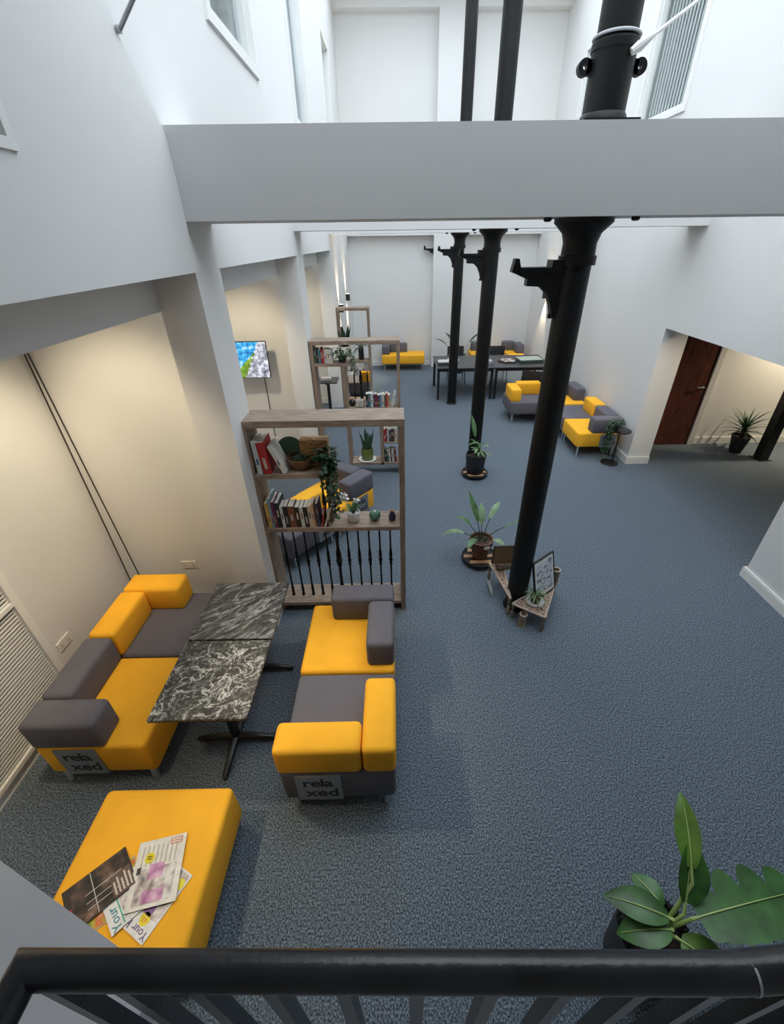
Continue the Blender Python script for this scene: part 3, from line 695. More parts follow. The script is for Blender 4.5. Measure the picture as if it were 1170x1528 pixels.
ivy(-.74, 6.20, 1.716, 'bushy green trailing plant on the second bookcase upper shelf', [(.12, -.06, .2), (.16, 0, .3)], potr=.06, poth=.08, lm='leafmid', spread=.15, n=110)
bx = thing('drawer_box', 'small pale drawer box on the second bookcase middle shelf', 'box', (-.53, 6.18, 1.086))
MB().rbox(-.06, .06, -.05, .05, 0, .095, .004, 1).build('carcass', cmat((.30, .26, .23)), bx)
MB().box(-.053, .053, -.054, -.05, .012, .084).build('drawer', cmat((.48, .44, .40)), bx)
MB().lathe((0, 0, 0), [(.006, 0), (.006, .01)], 8, mx=Matrix.Translation((0, -.054, .048)) @ Matrix.Rotation(R(90), 4, 'X')).build('knob', 'black', bx)
jr = thing('lidded_jar', 'dark round lidded jar beside the drawer box', 'jar', (-.645, 6.2, 1.086))
MB().lathe((0, 0, 0), [(.03, 0), (.046, .03), (.046, .07), (.03, .09)], 18).build('body', 'potblack', jr)
MB().lathe((0, 0, .09), [(.034, 0), (.03, .012), (.008, .02), (.006, .03)], 14).build('lid', 'bowl', jr)
sp = thing('air_plant', 'grey spiky air plant lying on the books of the second bookcase', 'plant', (-.28, 6.19, 1.27))
mb = MB()
for k in range(9):
    a = k*.72; MB().leaf((0, 0, .0), (cos(a), sin(a)*.5, .5+.5*(k % 3)), .13+.04*(k % 2), .012, .9, .1, 6).build('leaf', 'leafpale', sp)
def snake_plant(x, y, z, label, potm, saucer, s=1.0, lm='leafsnake'):
    t = thing('snake_plant', label, 'plant', (x, y, z))
    if saucer: MB().lathe((0, 0, 0), [(.07*s, 0), (.105*s, .012*s), (.10*s, .016*s), (.065*s, .006*s), (0, .006*s)], 24, caps=False).build('saucer', 'white', t)
    MB().lathe((0, 0, .007*s), [(.058*s, 0), (.068*s, .02*s), (.07*s, .14*s), (.063*s, .14*s), (.06*s, .115*s), (0, .115*s)], 24, caps=False).build('pot', potm, t)
    rnd = random.Random(int(x*100+y*10))
    for k in range(8):
        a = k*.8+.2; rr = .028*s*(1+(k % 2)*.5)
        MB().leaf((rr*cos(a), rr*sin(a), .11*s), (cos(a)*.25, sin(a)*.25, 1), (.19+.09*rnd.random())*s, .042*s, -.08, .35, 6, wprof=lambda u: (.75+.5*u)*(1-u**4)+.02).build('leaf', lm, t)
    return t
M['leafsnake'] = mat('snake_leaf', (.05, .11, .055), .4, var=.5, scale=28)
snake_plant(-.47, 6.22, .201, 'snake plant in an olive pot on a white saucer, second bookcase', cmat((.17, .21, .05), .4), True, 1.35)

# ------------------------------------------------------------------ third bookcase
bc = thing('bookcase', 'farthest oak room divider frame with plants, by the back wall', 'bookcase', (-.9, 9.5, 0), group='oak room divider bookcases')
o = (-.9, 9.5, 0); y0, y1 = 9.40, 9.66
board(MB(), -1.18, -.52, y0, y1, 1.96, 2.01).build('top_board', 'wood', bc, o)
board(MB(), -1.18, -1.13, y0, y1, 0, 1.96).build('side_panel', 'woodv', bc, o)
board(MB(), -.565, -.52, y0, y1, 0, 1.96).build('side_panel', 'woodv', bc, o)
board(MB(), -1.13, -.565, y0, y1, .95, .99).build('shelf', 'wood', bc, o)
board(MB(), -1.13, -.565, y0, y1, .10, .14).build('base_board', 'wood', bc, o)
for k in range(4):
    MB().lathe((-1.06+.145*k, 9.52, 0), baluster_profile(.14, .95, 2.4 if k == 2 else 1.1), 10).build('baluster', 'cast', bc, o)
for k, c in enumerate(((.55, .53, .5), (.40, .37, .36), (.6, .58, .56), (.3, .28, .28))):
    b_ = thing('storage_box', ['pale box at the left', 'grey box second from left', 'white box third from left', 'dark grey box at the right'][k]+' under the far bookcase shelf', 'box', (-1.03+.135*k, 9.47, .802), group='boxes in the far bookcase')
    MB().rbox(-.055, .055, -.06, .06, 0, .11, .004, 1).build('body', cmat(c), b_); MB().rbox(-.058, .058, -.063, .063, .11, .145, .003, 1).build('lid', cmat(tuple(min(1, q*1.15) for q in c)), b_)
sb = MB(); board(sb, -1.13, -.565, y0, y1, .775, .80); sb.build('shelf', 'wood', bc, o)
snake_plant(-1.08+.0, 9.53, .99, 'tall snake plant in a pale woven pot on the far bookcase', 'paper', False, 1.9, 'leafdark')
dg = thing('grass_plant', 'spiky grass plant in a tall black vase on the far bookcase', 'plant', (-.73, 9.53, .99))
MB().lathe((0, 0, 0), [(.05, 0), (.06, .02), (.055, .26), (.048, .26), (.045, .22), (0, .22)], 18, caps=False).build('vase', 'potblack', dg)
for k in range(34):
    a = k*2.399; up = .3+1.5*((k % 7)/7)
    MB().leaf((0, 0, .24), (cos(a), sin(a), up), .33+.05*(k % 3), .028, .9, .2, 5).build('leaf', 'leafdark', dg)

# ------------------------------------------------------------------ big potted plants on the floor
def tray(x, y, label, r=.2, slats=True):
    t = thing('plant_caddy', label, 'plant stand', (x, y, 0))
    for k in range(4):
        a = pi/4+k*pi/2; MB().lathe((0, 0, 0), [(.018, -.012), (.018, .012)], 12, mx=Matrix.Translation((.72*r*cos(a), .72*r*sin(a), .018)) @ Matrix.Rotation(R(90), 4, 'X')).build('caster', 'black', t)
    MB().lathe((0, 0, 0), [(r*.93, .036), (r, .04), (r, .066), (r*.93, .066), (r*.93, .048), (0, .048)], 36, caps=False).build('ring', 'blackmatt', t)
    for k in range(3):
        yy = (-.5+.5*k)*r*1.05; L = math.sqrt(max(.01, (r*.9)**2-(abs(yy)+.028)**2))
        MB().rbox(-L, L, yy-.028, yy+.028, .049, .062, .003, 1).build('slat', 'slatwood', t)
    return t
tray(.93, 3.89, 'round black wheeled caddy under the terracotta pot', .205)
tray(1.21, 6.0, 'round black wheeled caddy under the black pot', .20)
def strel_leaf(t, base, az, length, bl, bw, up=1.2, m='leaf', droop=.5):
    d = Vector((cos(az), sin(az), up)).normalized(); b = Vector(base); mid = b + d*length
    p2 = b + d*length*.5 + Vector((0, 0, .02))
    MB().tube([b, p2, mid], [.007, .005, .004], 6).build('stem', 'leafdark', t)
    d2 = (d + Vector((cos(az)*.25, sin(az)*.25, -.05))).normalized()
    MB().leaf(mid, d2, bl, bw, droop, .3, 9).build('leaf', m, t)
pt = thing('potted_plant', 'long leaved plant in a terracotta pot on a caddy by the near column', 'plant', (.93, 3.89, .062))
MB().lathe((0, 0, 0), [(.085, 0), (.115, .19), (.135, .19), (.138, .245), (.12, .245), (.11, .21), (0, .21)], 32, caps=False).build('pot', 'terra', pt)
MB().lathe((0, 0, .205), [(.118, 0), (.06, .012), (0, .014)], 20, caps=False).build('soil', 'soil', pt)
MB().box(.01, .07, -.139, -.131, .19, .225).build('pot_label', 'paper', pt)
for az, L, bl, bw, up, m, dr_ in ((2.0, .22, .36, .085, 2.6, 'leaf', .15), (.9, .26, .26, .085, 1.5, 'leafpale', .5), (3.0, .20, .27, .09, .5, 'leafpale', .8), (.1, .28, .36, .045, .75, 'leaf', .5), (4.1, .16, .24, .08, .9, 'leaf', .9), (5.3, .18, .22, .08, .8, 'leafpale', .9), (1.5, .18, .26, .09, 2.2, 'leafpale', .3), (2.5, .20, .22, .075, 1.2, 'leaf', .7)):
    strel_leaf(pt, (.02*cos(az), .02*sin(az), .21), az, L, bl, bw, up, m, dr_)
pt = thing('potted_plant', 'leafy plant in a black pot on a caddy by the middle column', 'plant', (1.21, 6.0, .062))
MB().lathe((0, 0, 0), [(.12, 0), (.135, .03), (.158, .29), (.158, .31), (.142, .31), (.135, .27), (0, .27)], 32, caps=False).build('pot', 'potblack', pt)
MB().lathe((0, 0, .265), [(.14, 0), (.07, .012), (0, .014)], 20, caps=False).build('soil', 'soil', pt)
strel_leaf(pt, (0, 0, .27), 1.9, .30, .34, .085, 4, 'leaf', .1)
for k in range(16):
    a = k*2.4; MB().leaf((.09*cos(a)*(k % 3)/2+.03, .09*sin(a)*(k % 3)/2, .33+.035*(k % 5)), (cos(a), sin(a), .4), .14, .05, .9, .3, 5).build('leaf', 'leafpale' if k % 2 else 'leaf', pt)
for k in range(4):
    MB().tube([(0, 0, .27), (.04*cos(k*1.6), .04*sin(k*1.6), .40), (.07*cos(k*1.6)+.03, .07*sin(k*1.6), .50)], .005, 6).build('stem', 'leaf', pt)
# strelitzia behind the long table
pt = thing('potted_plant', 'tall long leaved plant by the back pilaster behind the long table', 'plant', (1.72, 12.2, 0))
MB().lathe((0, 0, 0), [(.14, 0), (.18, .35), (.165, .35), (.15, .31), (0, .31)], 24, caps=False).build('pot', 'potblack', pt)
for az, L, bl, up in ((.3, .55, .5, 1.6), (.1, .45, .42, .7), (2.9, .5, .4, 1.3), (1.6, .6, .5, 2.5), (4.5, .4, .4, 1.6), (5.6, .42, .42, 1.1), (2.4, .5, .35, 2.4)):
    strel_leaf(pt, (.03*cos(az), .03*sin(az), .31), az, L, bl, .12, up, 'leafdark', .5)
# yucca in the side room
pt = thing('yucca', 'spiky dark yucca in a black pot in the side room', 'plant', (5.81, 6.70, 0))
MB().lathe((0, 0, 0), [(.09, 0), (.145, .30), (.13, .30), (.12, .27), (0, .27)], 20, caps=False).build('pot', 'potblack', pt)
MB().tube([(0, 0, .27), (0, 0, .42)], [.04, .035], 10).build('stem', 'soil', pt)
for k in range(40):
    a = k*2.399; up = -.1+1.9*(k/40)**1.2
    MB().leaf((.02*cos(a), .02*sin(a), .36+.003*k), (cos(a), sin(a), up), (.30+.03*(k % 4)), .042, .35, .35, 5, wprof=lambda u: (1-u)**.7*.95+.05).build('leaf', 'leafdark', pt)
c = thing('steel_post', 'black post standing in the side room', 'post', (6.05, 6.42, 0))
MB().rbox(-.075, .075, -.075, .075, 0.01, 2.45, .004, 1).build('shaft', 'black', c); MB().box(-.11, .11, -.11, .11, 0, .012).build('base_plate', 'black', c)
# big plant below the railing
pt = thing('broadleaf_plant', 'broad leaved green plant in a black mesh pot under the railing', 'plant', (1.16, .62, 0))
MB().lathe((0, 0, 0), [(.13, 0), (.155, .38), (.16, .40), (.148, .40), (.14, .34), (0, .34)], 32, caps=False).build('pot', 'potblack', pt)
band = MB()
for k in range(3):
    for j in range(44):
        a = 2*pi*(j+.5*(k % 2))/44; band.lathe((.152*cos(a), .152*sin(a), .408+.012*k), [(.004, -.005), (.0075, 0), (.004, .005)], 5)
band.build('mesh_rim', 'black', pt, kind='stuff')
MB().lathe((0, 0, .335), [(.14, 0), (.07, .014), (0, .016)], 20, caps=False).build('soil', 'soil', pt)
def smooth_w(u): return max(.02, sin(pi*min(1, u*.88+.12))**.55*(1-.12*u))
def lobed(u):
    return (smooth_w(u)*(.06+1.0*abs(sin(pi*(4.6*u+.1)))**.36), smooth_w(u)*(1.0+.03*sin(u*60)))
def big_leaf(hub, d, stem, L, w, droop, fold, m='leafbig', prof=None, roll=0):
    b = Vector(hub); d = Vector(d).normalized(); p = b+d*stem
    MB().tube([Vector((.03, 0, .34)), (Vector((.03, 0, .34))+b)/2+Vector((0, 0, .04)), b, p], [.012, .010, .008, .006], 8).build('stem', 'rib', pt)
    MB().leaf(p, d, L, w, droop, fold, 60 if prof is lobed else 14, wprof=prof, roll=roll).build('leaf', m, pt)
    r = MB(); q = p.copy(); dd = d.copy(); pts = [q.copy()]
    n = 12
    for k in range(n-1):
        q = q+dd*L/n; dd = (dd+Vector((0, 0, -droop/n*1.6))).normalized(); pts.append(q+Vector((0, 0, .004)))
    r.tube(pts, [.0045*(1-.8*k/n) for k in range(n)], 5); r.build('midrib', 'rib', pt)
M['leafbright'] = mat('leaf_bright', (.10, .21, .03), .38, var=.35, scale=9)
big_leaf((.10, .02, .56), (.25, .55, .55), .05, .26, .17, .25, .5, roll=.35)
big_leaf((.15, .10, .66), (.16, .72, .55), .06, .30, .12, .35, .35, 'leafbright', roll=-.5)  # lighter green painted in because this leaf faces the light
big_leaf((.12, .0, .58), (1, .16, .10), .03, .62, .27, .18, .10, prof=lobed)
big_leaf((.05, .01, .54), (-1, .38, .10), .02, .27, .15, .35, .25)
big_leaf((.04, -.02, .52), (-.95, .02, .10), .01, .24, .15, .5, .25)
big_leaf((.05, -.04, .50), (.75, -.55, .05), .02, .24, .17, .4, .2, 'leafbright')
big_leaf((.04, .05, .52), (-.45, .8, .15), .01, .16, .12, .5, .25)
# ------------------------------------------------------------------ carved corner tables at the near column
def tri_table(pts, zt, label, loc):
    t = thing('carved_table', label, 'table', loc)
    o = loc
    MB().prism(pts, 'z', zt-.012, zt).build('tabletop', 'carved', t, o)
    e = MB(); n = len(pts)
    for k in range(n):
        a, b = Vector((*pts[k], zt-.004)), Vector((*pts[(k+1) % n], zt-.004)); e.tube([a, b], .011, 8)
    e.build('edge_rail', 'carvedrail', t, o)
    cx, cy = sum(p[0] for p in pts)/n, sum(p[1] for p in pts)/n
    for px, py in pts:
        px, py = px+(cx-px)*.06, py+(cy-py)*.06
        MB().lathe((px, py, 0), [(.014, 0), (.018, .01), (.018, zt*.45), (.011, zt*.5), (.011, zt*.62), (.016, zt*.66), (.016, zt-.008)], 10).build('leg', 'bamboo', t, o)
    return t
M['carvedrail'] = mat('pale_rail_wood', (.46, .36, .29), .6, var=.15, scale=30)
tri_table([(1.08, 2.985), (1.34, 2.80), (1.62, 3.33)], .19, 'triangular pale carved corner table in front of the near column', (1.34, 3.03, 0))
tri_table([(.97, 3.56), (1.07, 3.02), (1.10, 3.50)], .22, 'narrow pale carved stand on the left of the near column', (1.03, 3.36, 0))
p = thing('carved_box', 'carved wooden box behind the near column', 'box', (1.10, 3.48, .232))
MB().rbox(-.09, .12, -.05, .07, 0, .06, .004, 1).build('body', 'carved', p); MB().box(-.08, .11, -.052, -.05, .01, .05).build('front_panel', 'bamboo', p)
fr = thing('framed_print', 'brown backed frame leaning behind the near column', 'picture', (1.07, 3.47, .295))
mx = Matrix.Rotation(R(8), 4, 'X')
MB().box(-.10, .12, 0, .012, 0, .24, mx).build('backing', 'board', fr)
f = MB()
for a, b, c, d in ((-.108, .128, -.008, 0), (-.108, .128, .24, .248), (-.108, -.10, 0, .24), (.12, .128, 0, .24)): f.box(a, b, -.004, .016, c, d, mx)
f.build('frame', 'black', fr)
fr = thing('framed_print', 'black framed monochrome print leaning on the carved table by the near column', 'picture', (1.43, 3.10, .20), R(62))
mx = Matrix.Rotation(R(-14), 4, 'X')
MB().box(-.15, .15, .0, .012, 0, .40, mx).build('backing', 'blackmatt', fr)
MB().box(-.143, .143, -.002, .0, .007, .393, mx).build('print', 'white', fr)
pr = MB().box(-.12, .12, -.003, -.002, .04, .36, mx).build('picture', 'pic', fr)
f = MB()
for a, b, c, d in ((-.158, .158, -.008, .004), (-.158, .158, .396, .408), (-.158, -.147, .0, .4), (.147, .158, .0, .4)): f.box(a, b, -.006, .014, c, d, mx)
f.build('frame', 'black', fr)
fr.rotation_euler = (0, 0, R(38))
cy_ = thing('wooden_cylinder', 'weathered wooden cylinder candle holder on the carved table corner', 'candle holder', (1.57, 3.27, .19))
MB().lathe((0, 0, 0), [(.042, 0), (.042, .012), (.034, .02), (.036, .17), (.026, .17), (.024, .12), (0, .12)], 18, caps=False).build('body', 'bamboo', cy_)
MB().lathe((0, 0, 0), [(.037, .155), (.039, .16), (.039, .172), (.03, .173)], 18, caps=False).build('rim', 'carvedrail', cy_)
cy_ = thing('wooden_cylinder', 'weathered wooden cylinder standing on the carpet under the carved table', 'candle holder', (1.17, 2.885, 0))
MB().lathe((0, 0, 0), [(.038, 0), (.034, .012), (.034, .15), (.026, .15), (.024, .12), (0, .12)], 18, caps=False).build('body', 'bamboo', cy_)
MB().lathe((0, 0, 0), [(.035, .135), (.037, .14), (.037, .152), (.03, .153)], 18, caps=False).build('rim', 'carvedrail', cy_)
pt = thing('spider_plant', 'small spider plant on a white saucer on the carved table', 'plant', (1.30, 3.0, .193))
MB().lathe((0, 0, 0), [(.05, 0), (.085, .012), (.08, .017), (.05, .006), (0, .006)], 24, caps=False).build('saucer', 'white', pt)
MB().lathe((0, 0, .007), [(.040, 0), (.055, .085), (.047, .085), (.044, .07), (0, .07)], 20, caps=False).build('pot', 'terra', pt)
for k in range(22):
    a = k*2.399; MB().leaf((.01*cos(a), .01*sin(a), .075), (cos(a), sin(a), .5+.5*(k % 3)), .12+.02*(k % 4), .014, 1.0, .2, 6).build('leaf', 'leafpale' if k % 3 else 'leaf', pt)
wp = thing('folded_leaflet', 'pale folded leaflet tucked against the carved stand', 'leaflet', (.965, 3.40, 0.0))
MB().box(-.012, -.009, -.12, .06, 0, .09, Matrix.Rotation(R(-12), 4, 'Y')).build('leaf_page', cmat((.55, .62, .62)), wp)
MB().box(-.006, -.003, -.12, .06, 0, .085, Matrix.Rotation(R(-4), 4, 'Y')).build('leaf_page', 'white', wp)

# ------------------------------------------------------------------ side table with ivy by the right pier
st = thing('side_table', 'small round black side table by the right pier', 'table', (3.50, 6.36, 0))
MB().lathe((0, 0, 0), [(.135, 0), (.14, .006), (.135, .014), (.02, .02)], 32).build('base', 'black', st)
MB().tube([(.04, 0, .015), (.04, 0, .555)], .012, 10).build('pole', 'black', st)
MB().lathe((.05, 0, 0), [(.15, .552), (.155, .556), (.155, .568), (.15, .57)], 36).build('tabletop', 'black', st)
ivy(3.45, 6.36, .571, 'dark ivy trailing over the small round side table', [(-.09, -.05, .40), (-.11, .02, .44), (-.07, -.09, .34), (-.10, -.02, .48), (-.06, .07, .36)], potr=.05, poth=.07, spread=.11, n=80)

# ------------------------------------------------------------------ long table at the far end
def long_table(x0, x1, label):
    cx = (x0+x1)/2; w = (x1-x0)/2; t = thing('long_table', label, 'table', (cx, 10.36, 0), 0, 'black tables at the far end')
    MB().rbox(-w, w, -.60, .60, .695, .72, .003, 1).build('tabletop', 'tabletop', t)
    MB().box(-w+.03, w-.03, -.57, -.55, .635, .695).build('apron', 'black', t)
    MB().box(-w+.03, w-.03, .55, .57, .635, .695).build('apron', 'black', t)
    for sx in (-1, 1):
        for sy in (-1, 1): MB().box(sx*(w-.045)-.025, sx*(w-.045)+.025, sy*.55-.025, sy*.55+.025, 0, .695).build('leg', 'black', t)
    return t
long_table(.92, 2.22, 'left half of the long black table beside the far column'); long_table(2.225, 3.52, 'right half of the long black table near the right wall')
def chair(x, y, rz, label):
    t = thing('black_chair', label, 'chair', (x, y, 0), rz, 'black chairs around the long table')
    MB().rbox(-.21, .21, -.21, .21, .44, .475, .012, 2).build('seat', 'blackmatt', t)
    MB().rbox(-.21, .21, .20, .225, .52, .86, .010, 2, Matrix.Translation((0, .03, 0)) @ Matrix.Rotation(R(-6), 4, 'X')).build('backrest', 'blackmatt', t)
    for sx in (-1, 1):
        for sy in (-1, 1): MB().tube([(sx*.19, sy*.18, .45), (sx*.21, sy*.21, 0)], .010, 8).build('leg', 'black', t)
        MB().tube([(sx*.215, .21, .45), (sx*.215, .235, .67), (sx*.22, .05, .68), (sx*.22, -.12, .66)], .010, 8).build('armrest', 'black', t)
        MB().tube([(sx*.19, .19, .45), (sx*.19, .23, .6)], .009, 8).build('back_upright', 'black', t)
    return t
chair(1.55, 11.2, 0, 'black chair behind the far column side of the long table')
chair(2.60, 11.15, 0, 'black chair behind the right half of the long table')
chair(2.95, 9.30, R(160), 'black chair in front of the long table beside the yellow armrest')
def boxset(x, y, z, w, d, hs, cols, name, label, cat, rz=0, lid=True):
    t = thing(name, label, cat, (x, y, z), rz); zz = 0
    for k, (h_, c) in enumerate(zip(hs, cols)):
        dw = .006*k
        MB().rbox(-w/2+dw, w/2-dw, -d/2+dw, d/2-dw, zz, zz+h_, .003, 1).build(('body', 'lid', 'top_sheet')[min(k, 2)], cmat(c), t); zz += h_
    return t
boxset(1.14, 10.15, .722, .34, .26, (.05, .02), ((.06, .06, .065), (.60, .60, .58)), 'game_box', 'dark game box with a white lid at the left end of the long table', 'box')
boxset(1.36, 10.42, .722, .25, .2, (.03, .012), ((.5, .5, .48), (.62, .62, .60)), 'paper_stack', 'white stack of papers on the left end of the long table', 'papers', .2)
boxset(2.12, 10.16, .722, .20, .17, (.05, .018), ((.35, .40, .43), (.50, .55, .58)), 'clear_box', 'small pale translucent box on the long table', 'box')
boxset(3.12, 10.30, .722, .55, .38, (.035, .025, .006), ((.05, .06, .05), (.10, .16, .11), (.45, .50, .42)), 'board_game_box', 'wide flat green board game box at the right end of the long table', 'box', .1)
hx = thing('game_board', 'hexagonal board game with pale tiles on the long table', 'game', (2.62, 10.30, .722))
MB().lathe((0, 0, 0), [(.23, 0), (.23, .02), (.22, .024)], 6).build('board', 'blackmatt', hx)
rnd = random.Random(4); tc = [(.55, .50, .45), (.30, .15, .10), (.60, .58, .55), (.35, .30, .26)]
for q in range(-2, 3):
    for r_ in range(-2, 3):
        if abs(q+r_) <= 2:
            MB().lathe((.078*(q+r_/2), .0675*r_, .0245), [(.041, 0), (.041, .006)], 6).build('tile', cmat(tc[rnd.randrange(4)]), hx)
boxset(-1.42, 8.86, .742, .22, .16, (.03, .03), ((.30, .28, .26), (.45, .42, .40)), 'book_pile', 'short pile of books on the small dark pedestal table', 'books')

# ------------------------------------------------------------------ wall lights
def sconce(x, y, z, s, label, power=85):
    t = thing('wall_light', label, 'wall light', (x, y, z), 0, 'black up and down wall lights')
    MB().rbox(min(0, s*.09), max(0, s*.09), -.055, .055, -.075, .075, .004, 1).build('body', 'blackmatt', t)
    MB().box(min(0, s*.012), max(0, s*.012), -.045, .045, -.10, .10).build('wall_plate', 'trim', t)
    for dz in (-1, 1):
        MB().lathe((s*.048, 0, dz*.0765), [(.03, -.0015), (.03, .0015)], 16).build('lens', 'lamp', t)
        L = bpy.data.lights.new('wall_light_beam', 'SPOT'); L.energy = power; L.color = (1, .80, .52); L.spot_size = R(64); L.spot_blend = .5; L.shadow_soft_size = .03
        lo = bpy.data.objects.new('wall_light_beam', L); COL.objects.link(lo); lo.parent = t; lo.location = (s*.05, 0, dz*.085)
        lo.rotation_euler = (0 if dz < 0 else pi, 0, 0)
sconce(XL, 11.65, 1.98, 1, 'black wall light nearest the back wall on the left')
sconce(XL, 10.05, 1.93, 1, 'black wall light above the far bookcase on the left')
sconce(XR, 11.75, 1.95, -1, 'black wall light on the right wall by the far corner')
bz = thing('smoke_alarm', 'small white alarm high on the far left pilaster', 'alarm', (-1.27, YB-.12, 2.98))
MB().rbox(0, .09, -.05, .05, -.03, .03, .006, 1).build('body', 'trim', bz); MB().rbox(.0, .05, -.04, .04, -.06, -.03, .004, 1).build('base', 'plate', bz)
# recessed downlights in the alcove ceiling and the side room, plus one added pier spot
def downlight(x, y, z, label, power, aim, size=R(82), col=WARM, group='recessed warm wall washers'):
    t = thing('downlight', label, 'ceiling light', (x, y, z), 0, group)
    MB().lathe((0, 0, 0), [(.045, -.004), (.06, -.006), (.06, 0), (.045, 0)], 20, caps=False).build('bezel', 'trim', t)
    MB().lathe((0, 0, 0), [(.044, -.003), (.044, -.001)], 18).build('lens', 'lamp', t)
    L = bpy.data.lights.new('downlight_beam', 'SPOT'); L.energy = power; L.color = col; L.spot_size = size; L.spot_blend = .9; L.shadow_soft_size = .06
    lo = bpy.data.objects.new('downlight_beam', L); COL.objects.link(lo); lo.parent = t; lo.location = (0, 0, -.012)
    d = Vector(aim)-Vector((x, y, z-.012)); lo.rotation_euler = d.to_track_quat('-Z', 'Y').to_euler()
    return t
for y, w in ((.5, 'nearest the stairs'), (1.5, 'above the charcoal armrest'), (2.5, 'above the yellow backrest'), (4.2, 'above the turned seats'), (5.4, 'in front of the wall screen'), (7.4, 'in the third bay, front'), (8.6, 'in the third bay, rear')):
    downlight(-1.74, y, 2.93, 'warm recessed wall washer in the alcove ceiling '+w, 85, (XW, y, 1.7))
for y, w in ((2.15, 'aimed at the socket wall'), (5.2, 'aimed at the wall screen'), (8.2, 'aimed at the far cross wall')):
    downlight(-2.05, y, 2.93, 'warm recessed wall washer in the alcove ceiling '+w, 85, (-2.0, y+1.1, 1.7))
for y, w, aim, pw in ((.95, 'by the stairs aimed at the ottoman', (-1.2, .95, .43), 75), (1.9, 'aimed at the seats by the marble tables', (-.45, 1.65, .5), 110), (2.75, 'aimed at the near bookcase', (-.45, 2.35, .5), 85)):
    downlight(-1.72, y, 2.93, 'warm recessed spotlight in the alcove ceiling '+w, pw, aim, R(47))
downlight(6.75, 6.35, 2.45, 'warm recessed downlight in the side room ceiling by the post', 240, (6.4, 7.1, 1.2), R(120))
downlight(5.6, 4.2, 2.45, 'warm recessed downlight in the side room ceiling near the opening', 40, (5.6, 4.4, 0), R(130))
downlight(4.75, 4.5, 2.45, 'added spotlight in the side room ceiling, unseen, brightening the pier', 130, (3.95, 6.33, 1.15), R(48))  # lamp added to brighten the pier face, no such fitting seen

# ------------------------------------------------------------------ magazines on the ottoman
def magazine(x, y, z, rz, w, h, base, label, draw, th=.006):
    t = thing('magazine', label, 'magazine', (x, y, z), rz, 'magazines on the ottoman')
    MB().box(-w/2, w/2, -h/2, h/2, 0, th-.0012).build('pages', 'paper', t)
    c = MB().box(-w/2-.001, w/2+.001, -h/2-.001, h/2+.001, th-.0012, th).build('cover', cmat(base, .3), t)
    def patch(x0, x1, y0, y1, col, k=1, nm='print_block'): MB().box(x0, x1, y0, y1, th, th+.0004*k).build(nm, cmat(col, .3) if not isinstance(col, str) else col, c)
    def disc(x, y, r, col, k=2): MB().lathe((x, y, 0), [(r, th), (r, th+.0004*k)], 20).build('badge', cmat(col, .3), c)
    def txt(s, x, y, size, col, k=3, rot=0): text_part(s, size, cmat(col, .3), c, Matrix.Translation((x, y, th+.0004*k)) @ Matrix.Rotation(rot, 4, 'Z'))
    draw(patch, disc, txt); return t
M['photo_room'] = ramp_mat('photo_bright_room', [(.3, (.10, .09, .09)), (.45, (.45, .38, .36)), (.6, (.72, .70, .66)), (.75, (.80, .78, .70))], scale=22, detail=5, rough=.3)
M['photo_pink'] = ramp_mat('photo_pink', [(.3, (.30, .10, .22)), (.5, (.62, .32, .52)), (.7, (.74, .55, .66))], scale=18, rough=.3)
M['photo_dark'] = ramp_mat('photo_dark_interior', [(.40, (.012, .010, .010)), (.52, (.045, .035, .032)), (.62, (.16, .09, .06)), (.75, (.42, .36, .32))], scale=11, detail=6, rough=.3)
M['photo_col'] = ramp_mat('photo_flowers', [(.3, (.05, .15, .02)), (.45, (.45, .45, .05)), (.58, (.65, .15, .05)), (.75, (.72, .60, .35))], scale=16, rough=.3)
zo = .4302
def d_dark(patch, disc, txt):
    patch(-.10, .10, -.138, .115, 'photo_dark'); patch(-.095, .0, .118, .137, (.45, .02, .05), 2); patch(-.085, -.012, .124, .131, (.70, .62, .60), 3)
    patch(-.098, .01, -.138, -.045, (.13, .085, .07), 2)
    for k in range(5): patch(-.088, (-.02, -.005, -.03, -.01, -.025)[k], -.130+.017*k, -.122+.017*k, (.62, .56, .50), 4)
    for a in (-.06, -.03, .01): patch(a, a+.003, -.10, .06, (.55, .54, .52), 2)
    patch(-.10, .10, .02, .024, (.50, .49, .46), 2)
def d_white(patch, disc, txt):
    patch(-.09, .09, -.13, .02, 'photo_room'); patch(-.05, .05, -.125, -.075, 'photo_pink', 2); patch(-.04, .03, -.03, .035, 'photo_pink', 2)
    for k in range(8): patch(-.09+.023*k, -.082+.023*k, .03, .12, (.50, .46, .38), 1)
    disc(-.05, .065, .024, (.75, .62, .03)); patch(-.062, -.038, .068, .073, (.06, .05, .03), 3); patch(-.060, -.040, .058, .063, (.06, .05, .03), 3); patch(.04, .10, .105, .137, (.62, .30, .22), 2); patch(.048, .093, .112, .118, (.74, .66, .62), 3); patch(.048, .093, .124, .131, (.74, .66, .62), 3)
    patch(-.10, -.08, .0, .03, (.05, .05, .05), 2)
def d_your1(patch, disc, txt):
    patch(-.095, .095, -.135, .075, 'photo_room'); txt('Your H', -.020, .112, .055, (.03, .25, .32)); patch(-.095, .045, .080, .086, (.10, .42, .30), 2)
    disc(.06, .055, .022, (.75, .68, .05))
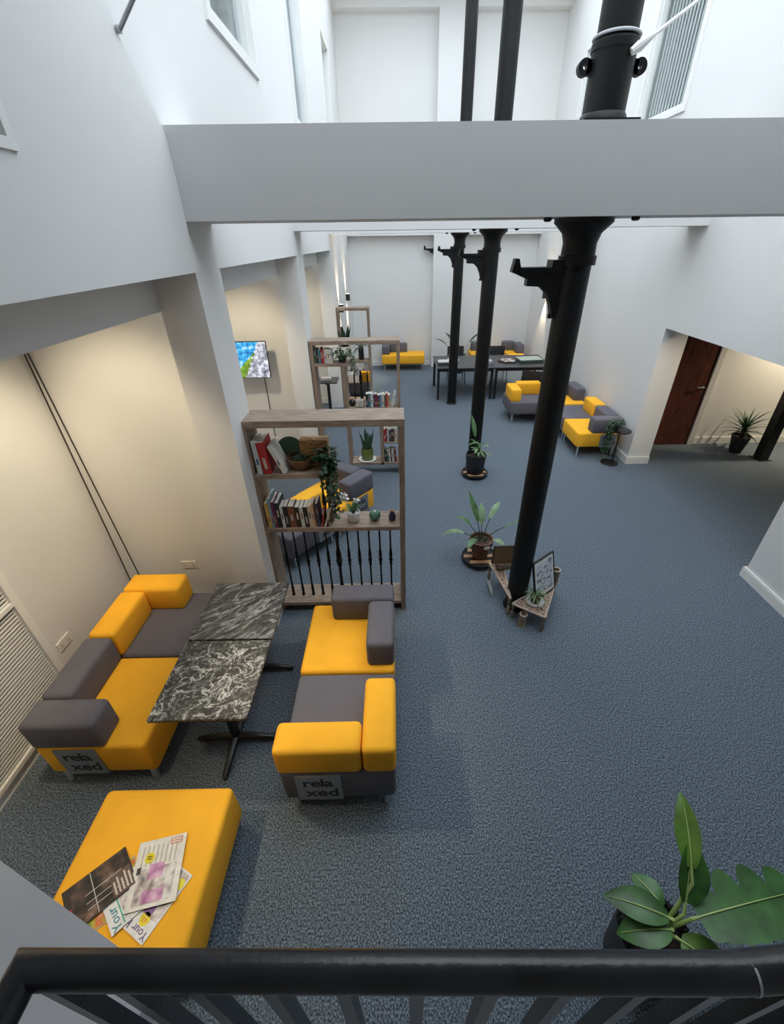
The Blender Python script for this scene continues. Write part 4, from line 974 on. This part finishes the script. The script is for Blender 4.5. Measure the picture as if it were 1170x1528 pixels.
def d_your2(patch, disc, txt):
    patch(-.095, .095, -.135, .065, 'photo_room'); txt('Your H', -.028, .118, .046, (.10, .06, .18)); disc(-.035, .076, .026, (.78, .66, .02)); txt('£2', -.035, .08, .024, (.60, .05, .04)); patch(-.048, -.022, .060, .064, (.1, .08, .05), 3)
    patch(-.05, .0, .02, .062, (.24, .10, .36), 2); disc(-.075, -.09, .024, (.75, .66, .05)); patch(.02, .09, -.10, -.06, (.66, .65, .60), 2); patch(-.06, .02, -.06, -.02, (.20, .04, .07), 2)
def d_col(patch, disc, txt):
    patch(-.10, .10, -.138, .10, 'photo_col'); patch(-.10, .10, .104, .137, (.60, .30, .05), 2)
magazine(-1.465, .785, zo, R(128), .205, .28, (.55, .55, .50), 'colourful flower covered magazine mostly hidden under the dark one', d_col)
magazine(-1.235, .783, zo, R(152.5), .205, .285, (.76, .75, .74), 'lowest white magazine with a purple title and yellow price badge', d_your2)
magazine(-1.332, .813, zo+.0075, R(135), .205, .285, (.76, .76, .75), 'white magazine with a teal title in the middle of the pile', d_your1)
magazine(-1.515, .815, zo+.0155, R(132), .205, .285, (.03, .025, .025), 'dark magazine with a dim interior photo lying across the left of the pile', d_dark)
magazine(-1.26, .88, zo+.0158, R(11.5), .232, .29, (.74, .72, .66), 'pale magazine with a pink room on its cover, on top of the pile', d_white)

# ------------------------------------------------------------------ landing, railing and stair side
ld = MB().box(-.60, 3.7, -2.6, .075, 1.12, 1.30)
struct('floor_landing', ld, 'stair')
sg = MB().prism([(-1.18, .527), (-.741, .341), (-.62, .23), (-.62, -1.2), (-1.18, -1.2)], 'z', 1.38, 1.64)
struct('trim_8', sg, 'stair')
rl = thing('handrail', 'round black painted handrail along the landing', 'railing', (0, .16, 1.3))
o = (0, .16, 1.3)
def ry(x): return .158-.0195*x
mb = MB(); n = 24; path = [((-.545, -.35, 2.298), (-1, 0)), ((-.528, ry(-.528), 2.301), (-1, 1)), ((.0, ry(.0), 2.301), (0, 1)), ((.45, ry(.45), 2.301), (0, 1)), ((.53, ry(.53)+.004, 2.306), (0, 1.06)), ((.8, ry(.8)+.018, 2.33), (0, 1.1))]
for (p, l) in path:
    for j in range(n):
        q = 2*pi*j/n; mb.v.append(Vector(p)+Vector((l[0]*cos(q)*.0226, l[1]*cos(q)*.0226, sin(q)*.0226)))
for k in range(len(path)-1):
    for j in range(n): mb.f.append((k*n+j, k*n+(j+1) % n, (k+1)*n+(j+1) % n, (k+1)*n+j))
mb.f += [tuple(reversed(range(n))), tuple(range((len(path)-1)*n, len(path)*n))]
mb.build('rail', 'railp', rl, o)
MB().tube([(.464, ry(.464), 2.3015), (.4675, ry(.4675), 2.3015)], .0231, 24).build('weld_seam', 'dust', rl, o)
for k in range(13):
    xx = -.51+.105*k
    MB().box(xx-.010, xx+.010, ry(xx)-.014, ry(xx)+.010, 1.30, 2.285).build('baluster', 'railp', rl, o)
MB().box(-.53, .80, .134, .174, 1.36, 1.385).build('bottom_rail', 'railp', rl, o)
